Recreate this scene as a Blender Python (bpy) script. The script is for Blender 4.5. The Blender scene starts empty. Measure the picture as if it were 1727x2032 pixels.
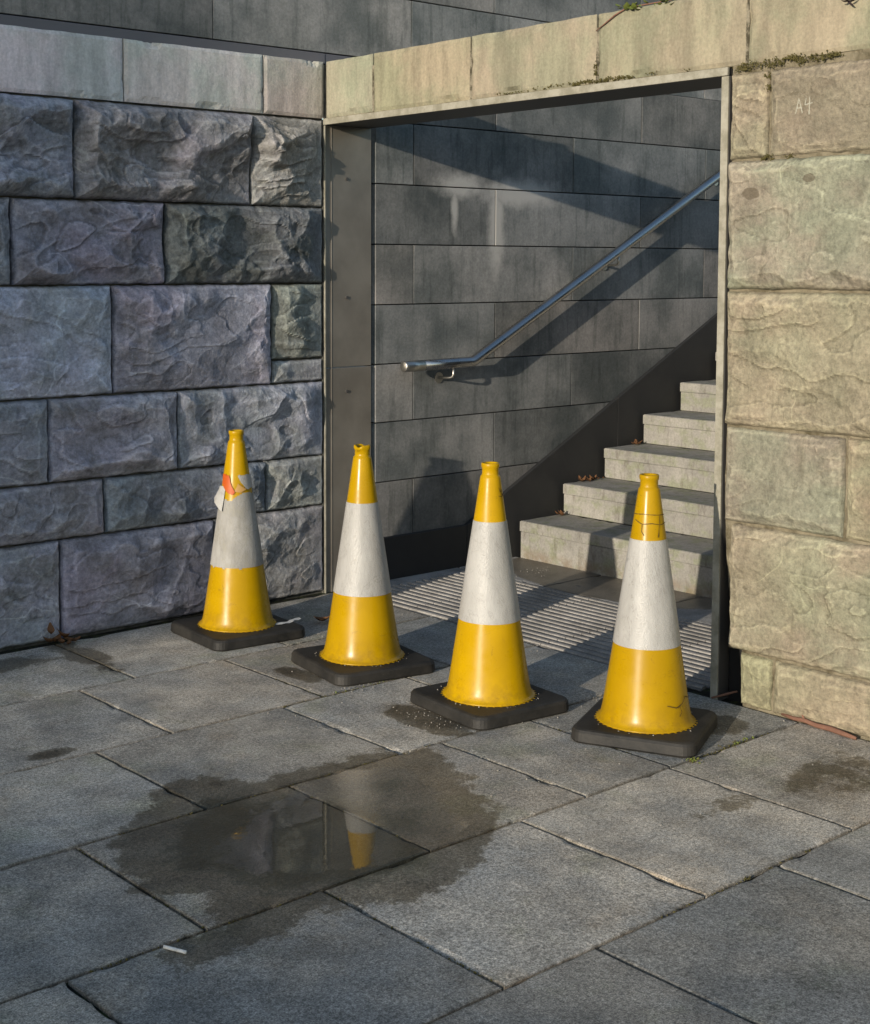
import bpy, bmesh, math, random
import numpy as np
from mathutils import Vector, Matrix
R = math.radians
scene = bpy.context.scene
col = scene.collection
rng = np.random.default_rng(7)
random.seed(7)

# ------------------------------------------------------------------ camera, sky, sun, exposure
cam_data = bpy.data.cameras.new('camera')
cam_data.sensor_width = 36
cam_data.lens = 2854.0 / 2032 * 36
cam_data.shift_x = (863.5 - 705.36) / 2032
cam_data.shift_y = (747.76 - 1016) / 2032
cam_data.clip_start = 0.05
cam_data.clip_end = 500
cam = bpy.data.objects.new('camera', cam_data)
cam.location = (-4.9008, -6.1453, 1.78)
_yaw, _pit = R(50.227), R(-4.309)
_d = Vector((math.cos(_yaw) * math.cos(_pit), math.sin(_yaw) * math.cos(_pit), math.sin(_pit)))
cam.rotation_euler = _d.to_track_quat('-Z', 'Y').to_euler()
col.objects.link(cam)
scene.camera = cam

SUN = Vector((1.0, 0.258, -0.189)).normalized()          # way the light travels
world = bpy.data.worlds.new('World')
scene.world = world
world.use_nodes = True
wn = world.node_tree
bg = wn.nodes['Background']
sky = wn.nodes.new('ShaderNodeTexSky')
sky.sky_type = 'NISHITA'
sky.sun_disc = False
sky.sun_elevation = math.asin(-SUN.z)
sky.sun_rotation = math.atan2(-SUN.x, -SUN.y)
sky.air_density = 1.0
sky.dust_density = 0.8
sky.ozone_density = 1.6
wn.links.new(sky.outputs[0], bg.inputs[0])
bg.inputs[1].default_value = 0.15
sun_data = bpy.data.lights.new('sun', 'SUN')
sun_data.energy = 3.15
sun_data.angle = R(0.53)
sun_data.color = (1.0, 0.895, 0.745)
sun = bpy.data.objects.new('sun', sun_data)
sun.rotation_euler = SUN.to_track_quat('-Z', 'Y').to_euler()
sun.location = (-10, -8, 8)
col.objects.link(sun)
vs = scene.view_settings
vs.view_transform = 'Standard'
vs.look = 'None'
vs.exposure = 0.75
vs.gamma = 1.0
vs.use_curve_mapping = False

# ------------------------------------------------------------------ noise (numpy)
_perm = rng.permutation(512).astype(np.int64)
_grad = np.stack([np.cos(np.linspace(0, 2 * np.pi, 64, endpoint=False)), np.sin(np.linspace(0, 2 * np.pi, 64, endpoint=False))], 1)


def pn(x, y, s=0):
    xi = np.floor(x).astype(np.int64); yi = np.floor(y).astype(np.int64)
    xf = x - xi; yf = y - yi

    def g(ix, iy, dx, dy):
        h = _perm[(_perm[(ix + s * 37) & 511] + iy + s * 11) & 511] & 63
        v = _grad[h]
        return v[..., 0] * dx + v[..., 1] * dy
    u = xf * xf * xf * (xf * (xf * 6 - 15) + 10); v = yf * yf * yf * (yf * (yf * 6 - 15) + 10)
    a = g(xi, yi, xf, yf); b = g(xi + 1, yi, xf - 1, yf); c = g(xi, yi + 1, xf, yf - 1); d = g(xi + 1, yi + 1, xf - 1, yf - 1)
    return 1.5 * ((a + u * (b - a)) * (1 - v) + (c + u * (d - c)) * v)


def fbm(x, y, s=0, o=4, gain=0.5):
    t = 0; a = 1.0; n = 0
    for k in range(o):
        t = t + a * pn(x * 2 ** k, y * 2 ** k, s + k); n += a; a *= gain
    return t / n


def sst(a, b, x):
    t = np.clip((x - a) / (b - a), 0, 1)
    return t * t * (3 - 2 * t)


# ------------------------------------------------------------------ object helpers
ROOTLOC = {}


def props(o, label=None, cat=None, group=None, kind=None):
    if label: o['label'] = label
    if cat: o['category'] = cat
    if group: o['group'] = group
    if kind: o['kind'] = kind
    return o


def thing(name, label, cat, loc=(0, 0, 0), rz=0.0, group=None, kind=None):
    o = bpy.data.objects.new(name, None)
    o.empty_display_size = 0.1
    o.location = loc; o.rotation_euler = (0, 0, rz)
    col.objects.link(o)
    return props(o, label, cat, group, kind)


def root_of(o):
    while o.parent: o = o.parent
    return o


def mk(name, verts, faces, mat, parent=None, smooth=False, local=False, attrs=None, color=None):
    """one mesh object; verts in world coordinates unless local (relative to the thing's root)"""
    v = np.asarray(verts, dtype=np.float64)
    if parent is not None and not local:
        v = v - np.array(root_of(parent).location)
    me = bpy.data.meshes.new(name)
    if isinstance(faces, np.ndarray):
        n = len(faces)
        me.vertices.add(len(v)); me.vertices.foreach_set('co', v.ravel())
        me.loops.add(faces.size); me.loops.foreach_set('vertex_index', faces.ravel().astype(np.int32))
        me.polygons.add(n); me.polygons.foreach_set('loop_start', np.arange(n, dtype=np.int32) * faces.shape[1])
        me.update(calc_edges=True)
    else:
        me.from_pydata(v.tolist(), [], [list(f) for f in faces])
    if attrs:
        for k, a in attrs.items():
            at = me.attributes.new(k, 'FLOAT', 'POINT'); at.data.foreach_set('value', np.asarray(a, dtype=np.float32))
    me.polygons.foreach_set('use_smooth', [smooth] * len(me.polygons))
    me.materials.append(mat)
    me.validate()
    o = bpy.data.objects.new(name, me)
    col.objects.link(o)
    if parent is not None: o.parent = parent
    if color is not None: o.color = (*color, 1)
    return o


def from_bm(name, bm, mat, parent=None, smooth=False, local=False, color=None):
    if parent is not None and not local:
        bmesh.ops.translate(bm, verts=bm.verts, vec=-Vector(root_of(parent).location))
    bmesh.ops.recalc_face_normals(bm, faces=bm.faces)
    me = bpy.data.meshes.new(name); bm.to_mesh(me); bm.free()
    me.polygons.foreach_set('use_smooth', [smooth] * len(me.polygons))
    me.materials.append(mat)
    o = bpy.data.objects.new(name, me); col.objects.link(o)
    if parent is not None: o.parent = parent
    if color is not None: o.color = (*color, 1)
    return o


def bm_box(bm, x0, x1, y0, y1, z0, z1, b=0.0, seg=1):
    r = bmesh.ops.create_cube(bm, size=1.0)
    vs_ = r['verts']
    for v in vs_:
        v.co = ((x0 + x1) / 2 + v.co.x * (x1 - x0), (y0 + y1) / 2 + v.co.y * (y1 - y0), (z0 + z1) / 2 + v.co.z * (z1 - z0))
    if b > 0:
        es = list({e for v in vs_ for e in v.link_edges})
        bmesh.ops.bevel(bm, geom=es, offset=b, segments=seg, profile=0.5, affect='EDGES')


def box(name, x0, x1, y0, y1, z0, z1, mat, parent=None, b=0.003, color=None, seg=1):
    bm = bmesh.new(); bm_box(bm, x0, x1, y0, y1, z0, z1, b, seg)
    return from_bm(name, bm, mat, parent, False, False, color)


def tube_geo(path, rad, n=12, cap=True):
    P = [Vector(p) for p in path]
    V, F = [], []
    rads = rad if isinstance(rad, (list, tuple)) else [rad] * len(P)
    prev = None
    for i, p in enumerate(P):
        if i == 0: t = P[1] - P[0]
        elif i == len(P) - 1: t = P[-1] - P[-2]
        else: t = (P[i] - P[i - 1]).normalized() + (P[i + 1] - P[i]).normalized()
        t.normalize()
        if prev is None:
            up = Vector((0, 0, 1)) if abs(t.z) < 0.9 else Vector((0, 1, 0))
            a = t.cross(up).normalized()
        else:
            a = (prev - t * prev.dot(t)).normalized()
        b_ = t.cross(a); prev = a
        k = 1.0
        if 0 < i < len(P) - 1:
            c = (P[i] - P[i - 1]).normalized().dot((P[i + 1] - P[i]).normalized())
            k = 1 / max(0.6, math.sqrt((1 + c) / 2)) if False else 1.0
        for j in range(n):
            an = 2 * math.pi * j / n
            V.append(tuple(p + (a * math.cos(an) + b_ * math.sin(an)) * rads[i] * k))
    for i in range(len(P) - 1):
        for j in range(n):
            F.append((i * n + j, i * n + (j + 1) % n, (i + 1) * n + (j + 1) % n, (i + 1) * n + j))
    if cap:
        F.append(tuple(range(n - 1, -1, -1))); F.append(tuple((len(P) - 1) * n + j for j in range(n)))
    return V, F


def lathe(prof, n=56, wob=None):
    V, F = [], []
    for i, (r, z) in enumerate(prof):
        for j in range(n):
            a = 2 * math.pi * j / n
            rr, zz = (r, z) if wob is None else wob(r, z, a, i)
            V.append((rr * math.cos(a), rr * math.sin(a), zz))
    for i in range(len(prof) - 1):
        for j in range(n):
            F.append((i * n + j, i * n + (j + 1) % n, (i + 1) * n + (j + 1) % n, (i + 1) * n + j))
    return V, F


# ------------------------------------------------------------------ materials
class NT:
    def __init__(s, name):
        s.m = bpy.data.materials.new(name); s.m.use_nodes = True
        s.t = s.m.node_tree; s.n = s.t.nodes; s.p = s.n['Principled BSDF']
        s.co = s.n.new('ShaderNodeTexCoord').outputs['Object']
        s.oi = s.n.new('ShaderNodeObjectInfo')

    def set(s, node, key, v):
        i = node.inputs[key]
        if isinstance(v, bpy.types.NodeSocket): s.t.links.new(v, i)
        else: i.default_value = v

    def vec(s, scale=(1, 1, 1), jitter=True):
        m = s.n.new('ShaderNodeMapping'); s.set(m, 'Vector', s.co); m.inputs['Scale'].default_value = scale
        if jitter:
            c = s.n.new('ShaderNodeCombineXYZ'); v = s.math('MULTIPLY', s.oi.outputs['Random'], 37.0)
            for k in range(3): s.set(c, k, v)
            s.t.links.new(c.outputs[0], m.inputs['Location'])
        return m.outputs[0]

    def noise(s, scale, detail=4, rough=0.55, vec=None, dist=0.0):
        t = s.n.new('ShaderNodeTexNoise'); t.inputs['Scale'].default_value = scale; t.inputs['Detail'].default_value = detail
        t.inputs['Roughness'].default_value = rough; t.inputs['Distortion'].default_value = dist
        s.set(t, 'Vector', vec if vec is not None else s.co)
        return t.outputs['Fac']

    def voro(s, scale, vec=None, feature='F1'):
        t = s.n.new('ShaderNodeTexVoronoi'); t.feature = feature; t.inputs['Scale'].default_value = scale
        s.set(t, 'Vector', vec if vec is not None else s.co)
        return t.outputs['Distance']

    def math(s, op, a, b=0.0, clamp=False):
        t = s.n.new('ShaderNodeMath'); t.operation = op; t.use_clamp = clamp
        s.set(t, 0, a); s.set(t, 1, b)
        return t.outputs[0]

    def rng(s, v, a, b, c=0.0, d=1.0):
        t = s.n.new('ShaderNodeMapRange'); t.interpolation_type = 'SMOOTHSTEP'
        for k, x in zip(('Value', 'From Min', 'From Max', 'To Min', 'To Max'), (v, a, b, c, d)): s.set(t, k, x)
        return t.outputs[0]

    def mix(s, f, a, b, mode='MIX'):
        t = s.n.new('ShaderNodeMix'); t.data_type = 'RGBA'; t.blend_type = mode
        s.set(t, 0, f)
        for k, v in ((6, a), (7, b)):
            if isinstance(v, (tuple, list)): v = (*v[:3], 1.0)
            s.set(t, k, v)
        return t.outputs[2]

    def gray(s, v):
        c = s.n.new('ShaderNodeCombineColor')
        for k in range(3): s.set(c, k, v)
        return c.outputs[0]

    def attr(s, name):
        a = s.n.new('ShaderNodeAttribute'); a.attribute_name = name; return a.outputs['Fac']

    def bump(s, h, strength=0.5, dist=0.01, normal=None):
        b = s.n.new('ShaderNodeBump'); b.inputs['Strength'].default_value = strength; b.inputs['Distance'].default_value = dist
        s.set(b, 'Height', h)
        if normal is not None: s.t.links.new(normal, b.inputs['Normal'])
        return b.outputs[0]

    def sep(s):
        x = s.n.new('ShaderNodeSeparateXYZ'); s.set(x, 0, s.co); return x.outputs

    def ell(s, X, Y, cx, cy, rx, ry):
        a = s.math('DIVIDE', s.math('SUBTRACT', X, cx), rx); b = s.math('DIVIDE', s.math('SUBTRACT', Y, cy), ry)
        return s.math('SQRT', s.math('ADD', s.math('MULTIPLY', a, a), s.math('MULTIPLY', b, b)))

    def fin(s, base=None, rough=None, spec=0.3, metal=0.0, normal=None):
        if base is not None:
            if isinstance(base, (tuple, list)): base = (*base[:3], 1.0)
            s.set(s.p, 'Base Color', base)
        if rough is not None: s.set(s.p, 'Roughness', rough)
        s.set(s.p, 'Specular IOR Level', spec); s.set(s.p, 'Metallic', metal)
        if normal is not None: s.t.links.new(normal, s.p.inputs['Normal'])
        return s.m


def m_rock(name, tint_a, tint_b, tint_c, spots, sc=1.0, vein=0.5):
    n = NT(name); v = n.vec()
    c = n.oi.outputs['Color']
    f1 = n.rng(n.noise(1.9 * sc, 6, 0.6, v, 0.3), 0.38, 0.62)
    f2 = n.rng(n.noise(3.4 * sc, 6, 0.62, n.vec((1.0, 1.0, 1.35))), 0.44, 0.64)
    t = n.mix(f1, tint_a, tint_b)
    t = n.mix(f2, t, tint_c)
    fine = n.rng(n.noise(48, 6, 0.78, v), 0.25, 0.75, 0.66, 1.32)
    med = n.rng(n.noise(8 * sc, 6, 0.65, v), 0.25, 0.75, 0.76, 1.24)
    base = n.mix(1.0, c, t, 'MULTIPLY')
    base = n.mix(1.0, base, n.gray(n.math('MULTIPLY', fine, med)), 'MULTIPLY')
    # edge highlights on ridges and shade in hollows, put into the colour
    w = n.math('ADD', n.attr('painted_relief'), n.math('MULTIPLY', n.math('SUBTRACT', n.noise(30, 4, 0.7, v), 0.5), 0.35))
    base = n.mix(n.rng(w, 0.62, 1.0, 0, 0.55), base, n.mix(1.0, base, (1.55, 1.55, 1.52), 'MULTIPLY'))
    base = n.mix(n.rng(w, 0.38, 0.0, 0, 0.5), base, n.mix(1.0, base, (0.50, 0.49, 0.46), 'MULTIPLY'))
    st = n.rng(n.noise(5.5, 5, 0.7, n.vec((3.2, 3.2, 0.55))), 0.55, 0.72)
    base = n.mix(n.math('MULTIPLY', st, 0.45), base, n.mix(1.0, base, (0.55, 0.55, 0.50), 'MULTIPLY'))
    pale = n.rng(n.noise(14, 6, 0.8, v, 0.8), 0.61, 0.72)
    base = n.mix(n.math('MULTIPLY', pale, 0.55), base, n.mix(1.0, base, (1.5, 1.52, 1.45), 'MULTIPLY'))
    # thin pale veins and hair cracks
    vn = n.math('ABSOLUTE', n.math('SUBTRACT', n.noise(2.4, 2, 0.45, v, 0.5), 0.5))
    gate = n.rng(n.noise(2.3, 3, 0.5, n.vec((1.1, 1.2, 1.0))), 0.50, 0.62)
    base = n.mix(n.math('MULTIPLY', n.math('MULTIPLY', n.rng(vn, 0.008, 0.001), gate), vein), base, n.mix(1.0, base, (1.9, 1.95, 1.85), 'MULTIPLY'))
    if spots:
        o = n.sep()
        wob = n.math('MULTIPLY', n.math('SUBTRACT', n.noise(40, 3), 0.5), 0.7)
        for (cy, cz, ry, rz) in spots:
            d = n.math('ADD', n.ell(o[1], o[2], cy, cz, ry, rz), wob)
            base = n.mix(n.rng(d, 1.06, 0.88, 0, 0.7), base, (0.11, 0.088, 0.06))
    h = n.math('ADD', n.math('MULTIPLY', n.noise(60, 8, 0.75, v), 0.55), n.noise(17, 9, 0.72, v, 0.8))
    nr = n.bump(h, 0.85, 0.020)
    return n.fin(base, n.rng(n.noise(7, 4, 0.5, v), 0.3, 0.7, 0.66, 0.92), 0.28, 0, nr)


M = {}
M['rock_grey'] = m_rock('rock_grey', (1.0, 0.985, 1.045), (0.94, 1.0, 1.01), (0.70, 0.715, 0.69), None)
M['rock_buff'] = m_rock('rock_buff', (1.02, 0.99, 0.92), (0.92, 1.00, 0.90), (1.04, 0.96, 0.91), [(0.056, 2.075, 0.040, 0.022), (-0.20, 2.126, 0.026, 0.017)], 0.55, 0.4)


def m_coping():
    n = NT('dressed_coping'); v = n.vec(); c = n.oi.outputs['Color']
    st = n.noise(2.6, 7, 0.68, n.vec((4.0, 4.0, 0.8)))
    cl = n.noise(2.0, 6, 0.64, v)
    base = n.mix(n.rng(cl, 0.38, 0.62), n.mix(1.0, c, (1.07, 1.0, 0.95), 'MULTIPLY'), n.mix(1.0, c, (0.84, 0.90, 0.81), 'MULTIPLY'))
    base = n.mix(1.0, base, n.gray(n.rng(st, 0.30, 0.70, 0.76, 1.22)), 'MULTIPLY')
    base = n.mix(1.0, base, n.gray(n.rng(n.noise(70, 5, 0.7, v), 0.2, 0.8, 0.82, 1.18)), 'MULTIPLY')
    dirt = n.rng(n.noise(9, 6, 0.7, v), 0.6, 0.75)
    base = n.mix(n.math('MULTIPLY', dirt, 0.5), base, n.mix(1.0, base, (0.55, 0.55, 0.5), 'MULTIPLY'))
    h = n.math('ADD', n.noise(90, 6, 0.7, v), n.math('MULTIPLY', n.noise(14, 5, 0.6, v), 1.4))
    return n.fin(base, 0.8, 0.25, 0, n.bump(h, 0.45, 0.006))


M['coping'] = m_coping()


def m_ashlar():
    n = NT('ashlar_panel'); v = n.vec(); c = n.oi.outputs['Color']
    cl = n.rng(n.noise(2.0, 6, 0.62, v), 0.32, 0.68)
    base = n.mix(cl, n.mix(1.0, c, (0.55, 0.59, 0.57), 'MULTIPLY'), n.mix(1.0, c, (1.45, 1.40, 1.33), 'MULTIPLY'))
    base = n.mix(1.0, base, n.gray(n.rng(n.noise(60, 6, 0.75, v), 0.2, 0.8, 0.74, 1.28)), 'MULTIPLY')
    st = n.rng(n.noise(5, 6, 0.66, n.vec((4, 4, 0.45))), 0.50, 0.66)
    base = n.mix(n.math('MULTIPLY', st, 0.6), base, n.mix(1.0, base, (0.5, 0.53, 0.52), 'MULTIPLY'))
    # whitish lime bloom round one open joint, running down below it
    o = n.sep()
    wob = n.math('MULTIPLY', n.math('SUBTRACT', n.noise(13, 6, 0.7), 0.5), 1.3)
    d1 = n.math('ADD', n.ell(o[0], o[2], 0.62, 2.265, 0.20, 0.075), wob)
    d2 = n.math('ADD', n.ell(o[0], o[2], 1.13, 2.235, 0.36, 0.085), wob)
    d3 = n.math('ADD', n.ell(o[0], o[2], 0.925, 2.02, 0.070, 0.30), wob)
    d4 = n.math('ADD', n.ell(o[0], o[2], 0.58, 2.13, 0.030, 0.14), wob)
    dm = n.math('MINIMUM', n.math('MINIMUM', d1, d2), n.math('MINIMUM', d3, d4))
    base = n.mix(n.rng(dm, 1.4, 0.3, 0, 0.92), base, (0.40, 0.385, 0.36))
    h = n.math('ADD', n.noise(120, 5, 0.7, v), n.math('MULTIPLY', n.noise(30, 4, 0.6, v), 0.6))
    return n.fin(base, 0.75, 0.3, 0, n.bump(h, 0.3, 0.003))


M['ashlar'] = m_ashlar()


def m_paver(name):
    n = NT(name); v = n.vec(); c = n.oi.outputs['Color']
    big = n.noise(1.5, 7, 0.66)
    med = n.noise(5.0, 8, 0.72, v)
    base = n.mix(n.rng(big, 0.38, 0.62), n.mix(1.0, c, (0.80, 0.83, 0.86), 'MULTIPLY'), n.mix(1.0, c, (1.17, 1.13, 1.07), 'MULTIPLY'))
    base = n.mix(1.0, base, n.gray(n.rng(med, 0.30, 0.70, 0.72, 1.26)), 'MULTIPLY')
    base = n.mix(1.0, base, n.gray(n.rng(n.noise(75, 5, 0.9), 0.36, 0.64, 0.56, 1.46)), 'MULTIPLY')
    base = n.mix(1.0, base, n.gray(n.rng(n.noise(210, 2, 0.6), 0.30, 0.70, 0.62, 1.38)), 'MULTIPLY')
    # dark pits, worn lichen rounds, pale mineral flecks
    pit = n.rng(n.voro(26, v), 0.16, 0.05)
    gate = n.rng(n.noise(3.1, 4, 0.6, n.vec((1.3, 0.8, 1))), 0.50, 0.66)
    base = n.mix(n.math('MULTIPLY', n.math('MULTIPLY', pit, gate), 0.65), base, n.mix(1.0, base, (0.30, 0.29, 0.28), 'MULTIPLY'))
    li = n.rng(n.noise(9, 8, 0.82, v, 0.5), 0.58, 0.66)
    base = n.mix(n.math('MULTIPLY', li, 0.55), base, n.mix(1.0, base, (0.48, 0.48, 0.46), 'MULTIPLY'))
    gum = n.rng(n.math('ADD', n.voro(3.3, v), n.math('MULTIPLY', n.noise(40, 3), 0.04)), 0.072, 0.060)
    base = n.mix(n.math('MULTIPLY', gum, 0.55), base, n.mix(1.0, base, (0.42, 0.42, 0.42), 'MULTIPLY'))
    fl = n.rng(n.voro(60, n.vec((1.1, 0.9, 1))), 0.10, 0.05)
    base = n.mix(n.math('MULTIPLY', n.math('MULTIPLY', fl, n.rng(n.noise(6, 3, 0.5, v), 0.5, 0.6)), 0.5), base, (0.52, 0.50, 0.46))
    algae = n.rng(n.noise(2.3, 6, 0.66, v), 0.54, 0.68)
    base = n.mix(n.math('MULTIPLY', algae, 0.45), base, n.mix(1.0, base, (0.78, 0.84, 0.66), 'MULTIPLY'))
    tan = n.rng(n.noise(1.9, 6, 0.66, n.vec((1.2, 0.9, 1))), 0.54, 0.70)
    base = n.mix(n.math('MULTIPLY', tan, 0.5), base, n.mix(1.0, base, (1.10, 0.96, 0.80), 'MULTIPLY'))
    edge = n.math('ADD', n.math('MULTIPLY', n.math('SUBTRACT', n.noise(7, 8, 0.74), 0.5), 1.5), n.math('MULTIPLY', n.math('SUBTRACT', n.noise(60, 4, 0.8), 0.5), 0.35))
    wv = n.math('ADD', n.attr('wet'), edge)
    damp = n.rng(wv, 0.40, 0.56)
    soak = n.rng(n.math('ADD', n.attr('soak'), edge), 0.35, 0.75)
    k = n.math('SUBTRACT', n.math('SUBTRACT', 1.0, n.math('MULTIPLY', damp, 0.57)), n.math('MULTIPLY', soak, 0.21))
    base = n.mix(1.0, base, n.gray(k), 'MULTIPLY')
    base = n.mix(n.math('MULTIPLY', damp, 0.8), base, n.mix(1.0, base, (1.04, 0.97, 0.82), 'MULTIPLY'))
    base = n.mix(n.math('MULTIPLY', soak, 0.8), base, n.mix(1.0, base, (0.80, 0.95, 0.98), 'MULTIPLY'))
    rough = n.math('SUBTRACT', n.math('SUBTRACT', 0.86, n.math('MULTIPLY', damp, 0.30)), n.math('MULTIPLY', soak, 0.18))
    g = n.attr('grime')
    gm = n.rng(n.math('ADD', g, n.math('MULTIPLY', n.math('SUBTRACT', n.noise(20, 7, 0.78), 0.5), 1.0)), 0.35, 0.80)
    base = n.mix(n.math('MULTIPLY', gm, 0.72), base, n.mix(1.0, base, (0.40, 0.37, 0.33), 'MULTIPLY'))
    h = n.math('ADD', n.noise(170, 4, 0.75), n.math('MULTIPLY', n.noise(36, 5, 0.6), 0.7))
    h = n.math('SUBTRACT', h, n.math('MULTIPLY', n.math('MULTIPLY', pit, gate), 0.8))
    return n.fin(base, rough, 0.3, 0, n.bump(h, 0.5, 0.005))


M['paver'] = m_paver('paving_stone')
n = NT('joint_dirt')
M['joint'] = n.fin(n.mix(n.rng(n.noise(14, 5, 0.7), 0.45, 0.62), (0.022, 0.021, 0.018), (0.05, 0.058, 0.025)), 0.95, 0.1, 0, n.bump(n.noise(90, 5, 0.7), 0.8, 0.01))
n = NT('ground_asphalt')
M['ground'] = n.fin(n.mix(n.noise(40, 5, 0.7), (0.05, 0.05, 0.052), (0.14, 0.14, 0.138)), 0.9, 0.2)
n = NT('mortar')
M['mortar'] = n.fin(n.mix(n.rng(n.noise(10, 6, 0.7), 0.3, 0.7), (0.05, 0.05, 0.046), (0.15, 0.145, 0.125)), 0.95, 0.1, 0, n.bump(n.noise(70, 6, 0.75), 0.9, 0.012))
n = NT('buff_mortar')
M['buff_mortar'] = n.fin(n.mix(n.rng(n.noise(9, 6, 0.7), 0.3, 0.65), (0.09, 0.075, 0.045), (0.27, 0.235, 0.165)), 0.95, 0.1, 0, n.bump(n.noise(60, 6, 0.75), 0.9, 0.012))
n = NT('pale_mortar')
M['pale_mortar'] = n.fin(n.mix(n.rng(n.noise(16, 6, 0.75), 0.40, 0.60), (0.07, 0.062, 0.042), (0.26, 0.23, 0.17)), 0.95, 0.1, 0, n.bump(n.noise(70, 6, 0.75), 0.9, 0.01))
n = NT('dark_core')
M['core'] = n.fin((0.018, 0.018, 0.018), 0.95, 0.1)
n = NT('brushed_steel'); v = n.vec((1, 1, 60), False)
M['steel'] = n.fin(n.mix(n.rng(n.noise(3, 5, 0.6), 0.3, 0.7), (0.20, 0.178, 0.148), (0.275, 0.248, 0.208)), n.rng(n.noise(5, 5, 0.6), 0.25, 0.75, 0.42, 0.60), 0.5, 0.45, n.bump(n.noise(6, 3, 0.6, v), 0.05, 0.002))
n = NT('weathered_flange')
M['flange'] = n.fin(n.mix(n.rng(n.noise(12, 6, 0.7), 0.35, 0.65), (0.22, 0.205, 0.155), (0.34, 0.32, 0.26)), 0.65, 0.3, 0.15, n.bump(n.noise(60, 5, 0.7), 0.25, 0.003))
n = NT('soffit_steel')
M['soffit'] = n.fin((0.10, 0.095, 0.09), 0.55, 0.4, 0.5)
n = NT('rail_steel')
M['rail'] = n.fin((0.41, 0.40, 0.39), n.rng(n.noise(9, 4, 0.6), 0.3, 0.7, 0.22, 0.34), 0.5, 1.0)
n = NT('satin_steel')
M['satin'] = n.fin((0.46, 0.44, 0.40), 0.38, 0.5, 1.0)
n = NT('lead_flashing')
M['flash'] = n.fin(n.mix(n.noise(5, 5, 0.6), (0.105, 0.10, 0.115), (0.135, 0.13, 0.14)), 0.6, 0.3)
n = NT('charcoal_skirting')
M['skirt'] = n.fin(n.mix(n.noise(7, 6, 0.65), (0.014, 0.0145, 0.016), (0.030, 0.030, 0.029)), 0.62, 0.3, 0, n.bump(n.noise(80, 4, 0.6), 0.15, 0.003))


def m_step():
    n = NT('step_stone'); v = n.vec()
    base = n.mix(n.rng(n.noise(3.2, 6, 0.65), 0.35, 0.65), (0.215, 0.205, 0.185), (0.29, 0.275, 0.245))
    al = n.rng(n.noise(6, 6, 0.68, n.vec((1.5, 1.5, 2.0))), 0.46, 0.64)
    base = n.mix(n.math('MULTIPLY', al, 0.75), base, (0.20, 0.21, 0.14))
    base = n.mix(1.0, base, n.gray(n.rng(n.noise(70, 5, 0.75), 0.2, 0.8, 0.78, 1.22)), 'MULTIPLY')
    st = n.rng(n.noise(6, 7, 0.75, n.vec((3, 3, 0.8))), 0.50, 0.66)
    base = n.mix(n.math('MULTIPLY', st, 0.6), base, n.mix(1.0, base, (0.5, 0.47, 0.42), 'MULTIPLY'))
    o = n.sep()
    rust = n.math('MULTIPLY', n.rng(o[2], 0.085, 0.02), n.rng(n.noise(9, 5, 0.7), 0.38, 0.6))
    base = n.mix(n.math('MULTIPLY', rust, 0.6), base, (0.17, 0.125, 0.08))
    return n.fin(base, 0.82, 0.25, 0, n.bump(n.noise(110, 5, 0.7), 0.35, 0.004))


M['step'] = m_step()


def m_landing():
    n = NT('landing_stone'); c = n.oi.outputs['Color']; v = n.vec()
    base = n.mix(1.0, c, n.gray(n.rng(n.noise(5, 6, 0.7), 0.25, 0.75, 0.65, 1.3)), 'MULTIPLY')
    base = n.mix(1.0, base, n.gray(n.rng(n.noise(100, 4, 0.8), 0.25, 0.75, 0.7, 1.3)), 'MULTIPLY')
    w = n.attr('wet')
    wm = n.rng(n.math('ADD', w, n.math('MULTIPLY', n.math('SUBTRACT', n.noise(18, 5, 0.7), 0.5), 0.25)), 0.45, 0.55)
    base = n.mix(wm, base, n.mix(1.0, base, (0.50, 0.46, 0.40), 'MULTIPLY'))
    return n.fin(base, n.math('SUBTRACT', 0.85, n.math('MULTIPLY', wm, 0.4)), 0.3, 0, n.bump(n.noise(150, 4, 0.7), 0.35, 0.003))


M['landing'] = m_landing()


def m_yellow():
    n = NT('cone_yellow'); v = n.vec()
    base = n.mix(n.rng(n.noise(5, 5, 0.6, v), 0.3, 0.7), (0.375, 0.218, 0.0008), (0.43, 0.255, 0.001))
    dirt = n.rng(n.noise(22, 6, 0.75, n.vec((1, 1, 0.6))), 0.60, 0.76)
    base = n.mix(n.math('MULTIPLY', dirt, 0.4), base, (0.22, 0.125, 0.012))
    sc_ = n.rng(n.noise(9, 8, 0.85, n.vec((1, 1, 2.2)), 1.5), 0.60, 0.64)
    base = n.mix(1.0, base, n.gray(n.math('ADD', 0.88, n.math('MULTIPLY', n.oi.outputs['Random'], 0.2))), 'MULTIPLY')
    base = n.mix(n.math('MULTIPLY', sc_, 0.7), base, (0.20, 0.115, 0.012))
    o = n.sep()
    low = n.math('MULTIPLY', n.rng(o[2], 0.20, 0.05), n.rng(n.noise(26, 5, 0.7, v), 0.40, 0.65))
    base = n.mix(n.math('MULTIPLY', low, 0.45), base, (0.20, 0.11, 0.012))
    return n.fin(base, n.rng(n.noise(11, 4, 0.6, v), 0.3, 0.7, 0.24, 0.40), 0.22, 0, n.bump(n.noise(7, 3, 0.5, v), 0.06, 0.01))


M['yellow'] = m_yellow()


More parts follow.
